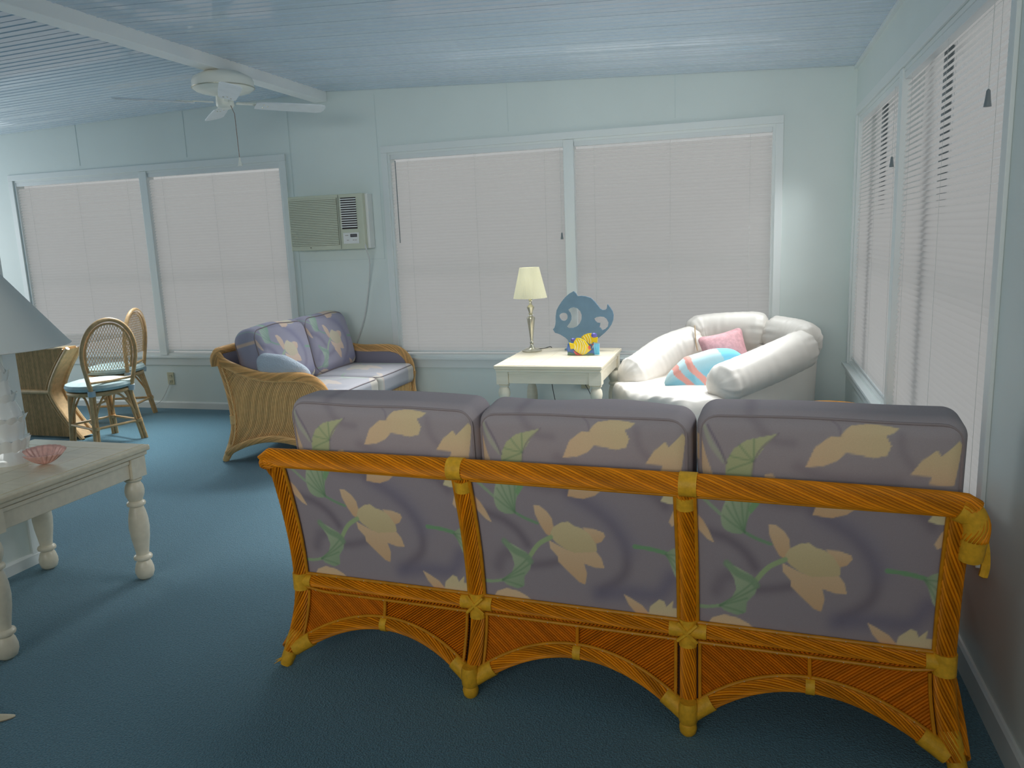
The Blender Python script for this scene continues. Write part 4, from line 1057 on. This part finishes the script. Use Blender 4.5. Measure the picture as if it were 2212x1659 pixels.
# ------------------------------------------------------------------ ceiling fan
fan = thing('ceiling_fan', 'white four-blade ceiling fan hung close under the ceiling beam', 'fan', (-3.60, 5.08, 0))
MB().lathe([(.0, 2.79), (.13, 2.79), (.16, 2.775), (.2, 2.755), (.212, 2.73), (.212, 2.685), (.19, 2.665), (.16, 2.655), (.10, 2.645), (.06, 2.63), (0, 2.63)], n=48).build('motor_housing', M['fanw'], fan)
MB().lathe([(0, 2.64), (.055, 2.64), (.06, 2.62), (.062, 2.565), (.05, 2.55), (.02, 2.54), (0, 2.54)], n=32).build('switch_housing', M['fanw'], fan)
m = MB(); m.tube([(.213*math.cos(2*PI*k/40), .213*math.sin(2*PI*k/40), 2.685) for k in range(40)], .004, 6, closed=True); m.build('brass_band', M['brass'], fan)
pb = None
for a in (47.5, 133, 228, 309):
    R_ = Matrix.Rotation(math.radians(a), 4, 'Z'); tilt = Matrix.Rotation(math.radians(-13), 4, 'X')
    outl = [(.215, -.05), (.24, -.058), (.45, -.068), (.68, -.072), (.715, -.06), (.73, -.03), (.73, .03), (.715, .06), (.68, .072), (.45, .068), (.24, .058), (.215, .05)]
    m = MB().prism([(x, z) for x, z in outl], .007, lambda v: Vector((v.x, v.z, v.y)))
    o = m.build('blade', M['blade'], fan, smooth=False); o.matrix_basis = Matrix.Translation((0, 0, 2.575)) @ R_ @ tilt
    b2 = MB(); b2.box((.15, 0, .012), (.14, .028, .008)); b2.prism([(.20, -.02), (.30, -.042), (.33, 0), (.30, .042), (.20, .02)], .005, lambda v: Vector((v.x, v.z, v.y+.008))).build('blade_arm', M['fanw'], o, smooth=False)
    b3 = MB()
    for xx, yy in ((.27, -.025), (.27, .025), (.30, 0)): b3.lathe([(0, -.004), (.005, -.003), (.006, 0)], (xx, yy, -.0005), 8)
    b3.build('screws', M['brass'], o)
ch_ = MB().tube([(.06, -.02, 2.56), (.085, -.02, 2.50), (.09, -.02, 2.20)], .0022, 6).build('pull_chain', M['chain'], fan)
MB().lathe([(0, 2.205), (.006, 2.20), (.007, 2.18), (.016, 2.15), (.02, 2.142), (0, 2.142)], (.09, -.02, 0), 12).build('chain_bell', M['fanw'], ch_)

# ------------------------------------------------------------------ air conditioner
ac = thing('air_conditioner', 'cream through-wall air conditioner mounted between the two back windows', 'air conditioner', (-3.555, YF, 0))
AX0, AX1, AZ0, AZ1, AD = -.375, .36, 1.515, 1.99, .15
MB().box(((AX0+AX1)/2, -AD/2, (AZ0+AZ1)/2), (AX1-AX0, AD, AZ1-AZ0)).build('case', M['acwhite'], ac, smooth=False, bevel=.008, seg=3)
m = MB(); n = 27; gx0, gx1 = AX0+.018, AX0+.485
for k in range(n):
    z = AZ0+.05+(AZ1-AZ0-.085)*k/(n-1)
    m.box(((gx0+gx1)/2, -AD-.004, z), (gx1-gx0, .008, .0105))
stuff(m.build('intake_grille', M['acwhite'], ac, smooth=False))
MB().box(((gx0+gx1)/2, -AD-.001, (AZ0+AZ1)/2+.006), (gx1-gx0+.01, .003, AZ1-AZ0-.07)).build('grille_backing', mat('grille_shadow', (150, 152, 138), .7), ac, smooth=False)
MB().box((AX0+.502, -AD-.002, (AZ0+AZ1)/2), (.006, .004, AZ1-AZ0-.012)).build('panel_joint', mat('ac_joint', (150, 154, 142), .6), ac, smooth=False)
vx0, vx1, vz0, vz1 = AX0+.525, AX0+.672, AZ0+.175, AZ1-.032
MB().box(((vx0+vx1)/2, -AD-.001, (vz0+vz1)/2), (vx1-vx0, .004, vz1-vz0)).build('outlet_opening', M['dark'], ac, smooth=False)
v0 = None
for k in range(13):
    z = vz0+.018+(vz1-vz0-.022)*k/12.5
    if v0 is None: v0 = MB().box((0, 0, 0), (vx1-vx0+.004, .010, .0095)).build('louvre', M['white'], ac, smooth=False); o = v0
    else: o = v0.copy(); COL.objects.link(o)
    o.location = ((vx0+vx1)/2, -AD-.007, z); o.rotation_euler = (0, 0, 0)
cp = MB().box((AX0+.605, -AD-.003, AZ0+.095), (.15, .006, .095)).build('control_panel', M['white'], ac, smooth=False, bevel=.002)
MB().box((AX0+.632, -AD-.0075, AZ0+.117), (.062, .003, .026)).build('display', M['dark'], cp, smooth=False)
m = MB()
for k in range(4):
    x = AX0+.612+.0135*k
    for dx, dz, w, h in ((-.003, 0, .0015, .014), (.003, 0, .0015, .014), (0, .0075, .006, .0015), (0, -.0075, .006, .0015)): m.box((x+dx, -AD-.0095, AZ0+.117+dz), (w, .001, h))
m.build('display_digits', mat('display_segments', (190, 190, 196), .5), cp, smooth=False)
m = MB()
for x, z, w in ((.565, .12, .03), (.572, .078, .018), (.628, .078, .014), (.650, .078, .014)): m.box((AX0+x, -AD-.0068, AZ0+z), (w, .0015, .007))
m.build('buttons', mat('button_print', (186, 176, 170), .6), cp, smooth=False)
MB().box((AX1+.012, -.055, (AZ0+AZ1)/2), (.026, .10, AZ1-AZ0-.005)).build('side_cover', M['white'], ac, smooth=False, bevel=.006)
MB().lathe([(0, 0), (.006, 0), (.006, .004), (0, .004)], (AX0+.20, -AD-.004, AZ0+.022), 10).build('badge_dot', M['dark'], ac)
m = MB().tube(smoothpath([(AX1-.02, -.12, AZ0+.06), (AX1+.005, -.15, AZ0+.0), (AX1-.005, -.08, AZ0-.12), (AX1-.06, -.03, AZ0-.34), (AX1-.12, -.025, AZ0-.60), (AX1-.24, -.03, AZ0-.92), (AX1-.25, -.03, AZ0-1.15)], 8), .0065, 8); m.build('power_cord', M['wcord'], ac)

# ------------------------------------------------------------------ wall outlets
def outlet(label, x, z, h=.125):
    t = thing('wall_outlet', label, 'outlet', (x, YF, z), 0, 'ivory wall outlets')
    MB().box((0, -.004, 0), (.078, .008, h)).build('cover_plate', M['outlet'], t, smooth=False, bevel=.003)
    for s in (-1, 1):
        r = MB().box((0, -.009, s*.026), (.034, .004, .030)).build('receptacle', M['outlet'], t, smooth=False, bevel=.004)
        m = MB()
        for dx in (-.007, .007): m.box((dx, -.0115, s*.026+.003), (.0025, .001, .010))
        m.build('slots', M['dark'], r, smooth=False)
    return t
outlet('ivory outlet plate low on the back wall left of the loveseat', -5.525, .305)
o2 = outlet('ivory outlet plate behind the far end table, with the lamp plugged in', -1.30, .335)
MB().box((0, -.022, .026), (.026, .03, .028)).build('plug', M['dark'], o2, smooth=False, bevel=.005)
c = MB().tube(smoothpath([(-5.53, YF-.014, .285), (-5.56, YF-.016, .22), (-5.64, YF-.02, .10), (-5.70, YF-.03, .05), (-5.78, YF-.05, .008)], 6), .0028, 6).build('extension_cord', M['wcord'])
tag(c, 'thin pale cord running from the left outlet down to the floor', 'cord')
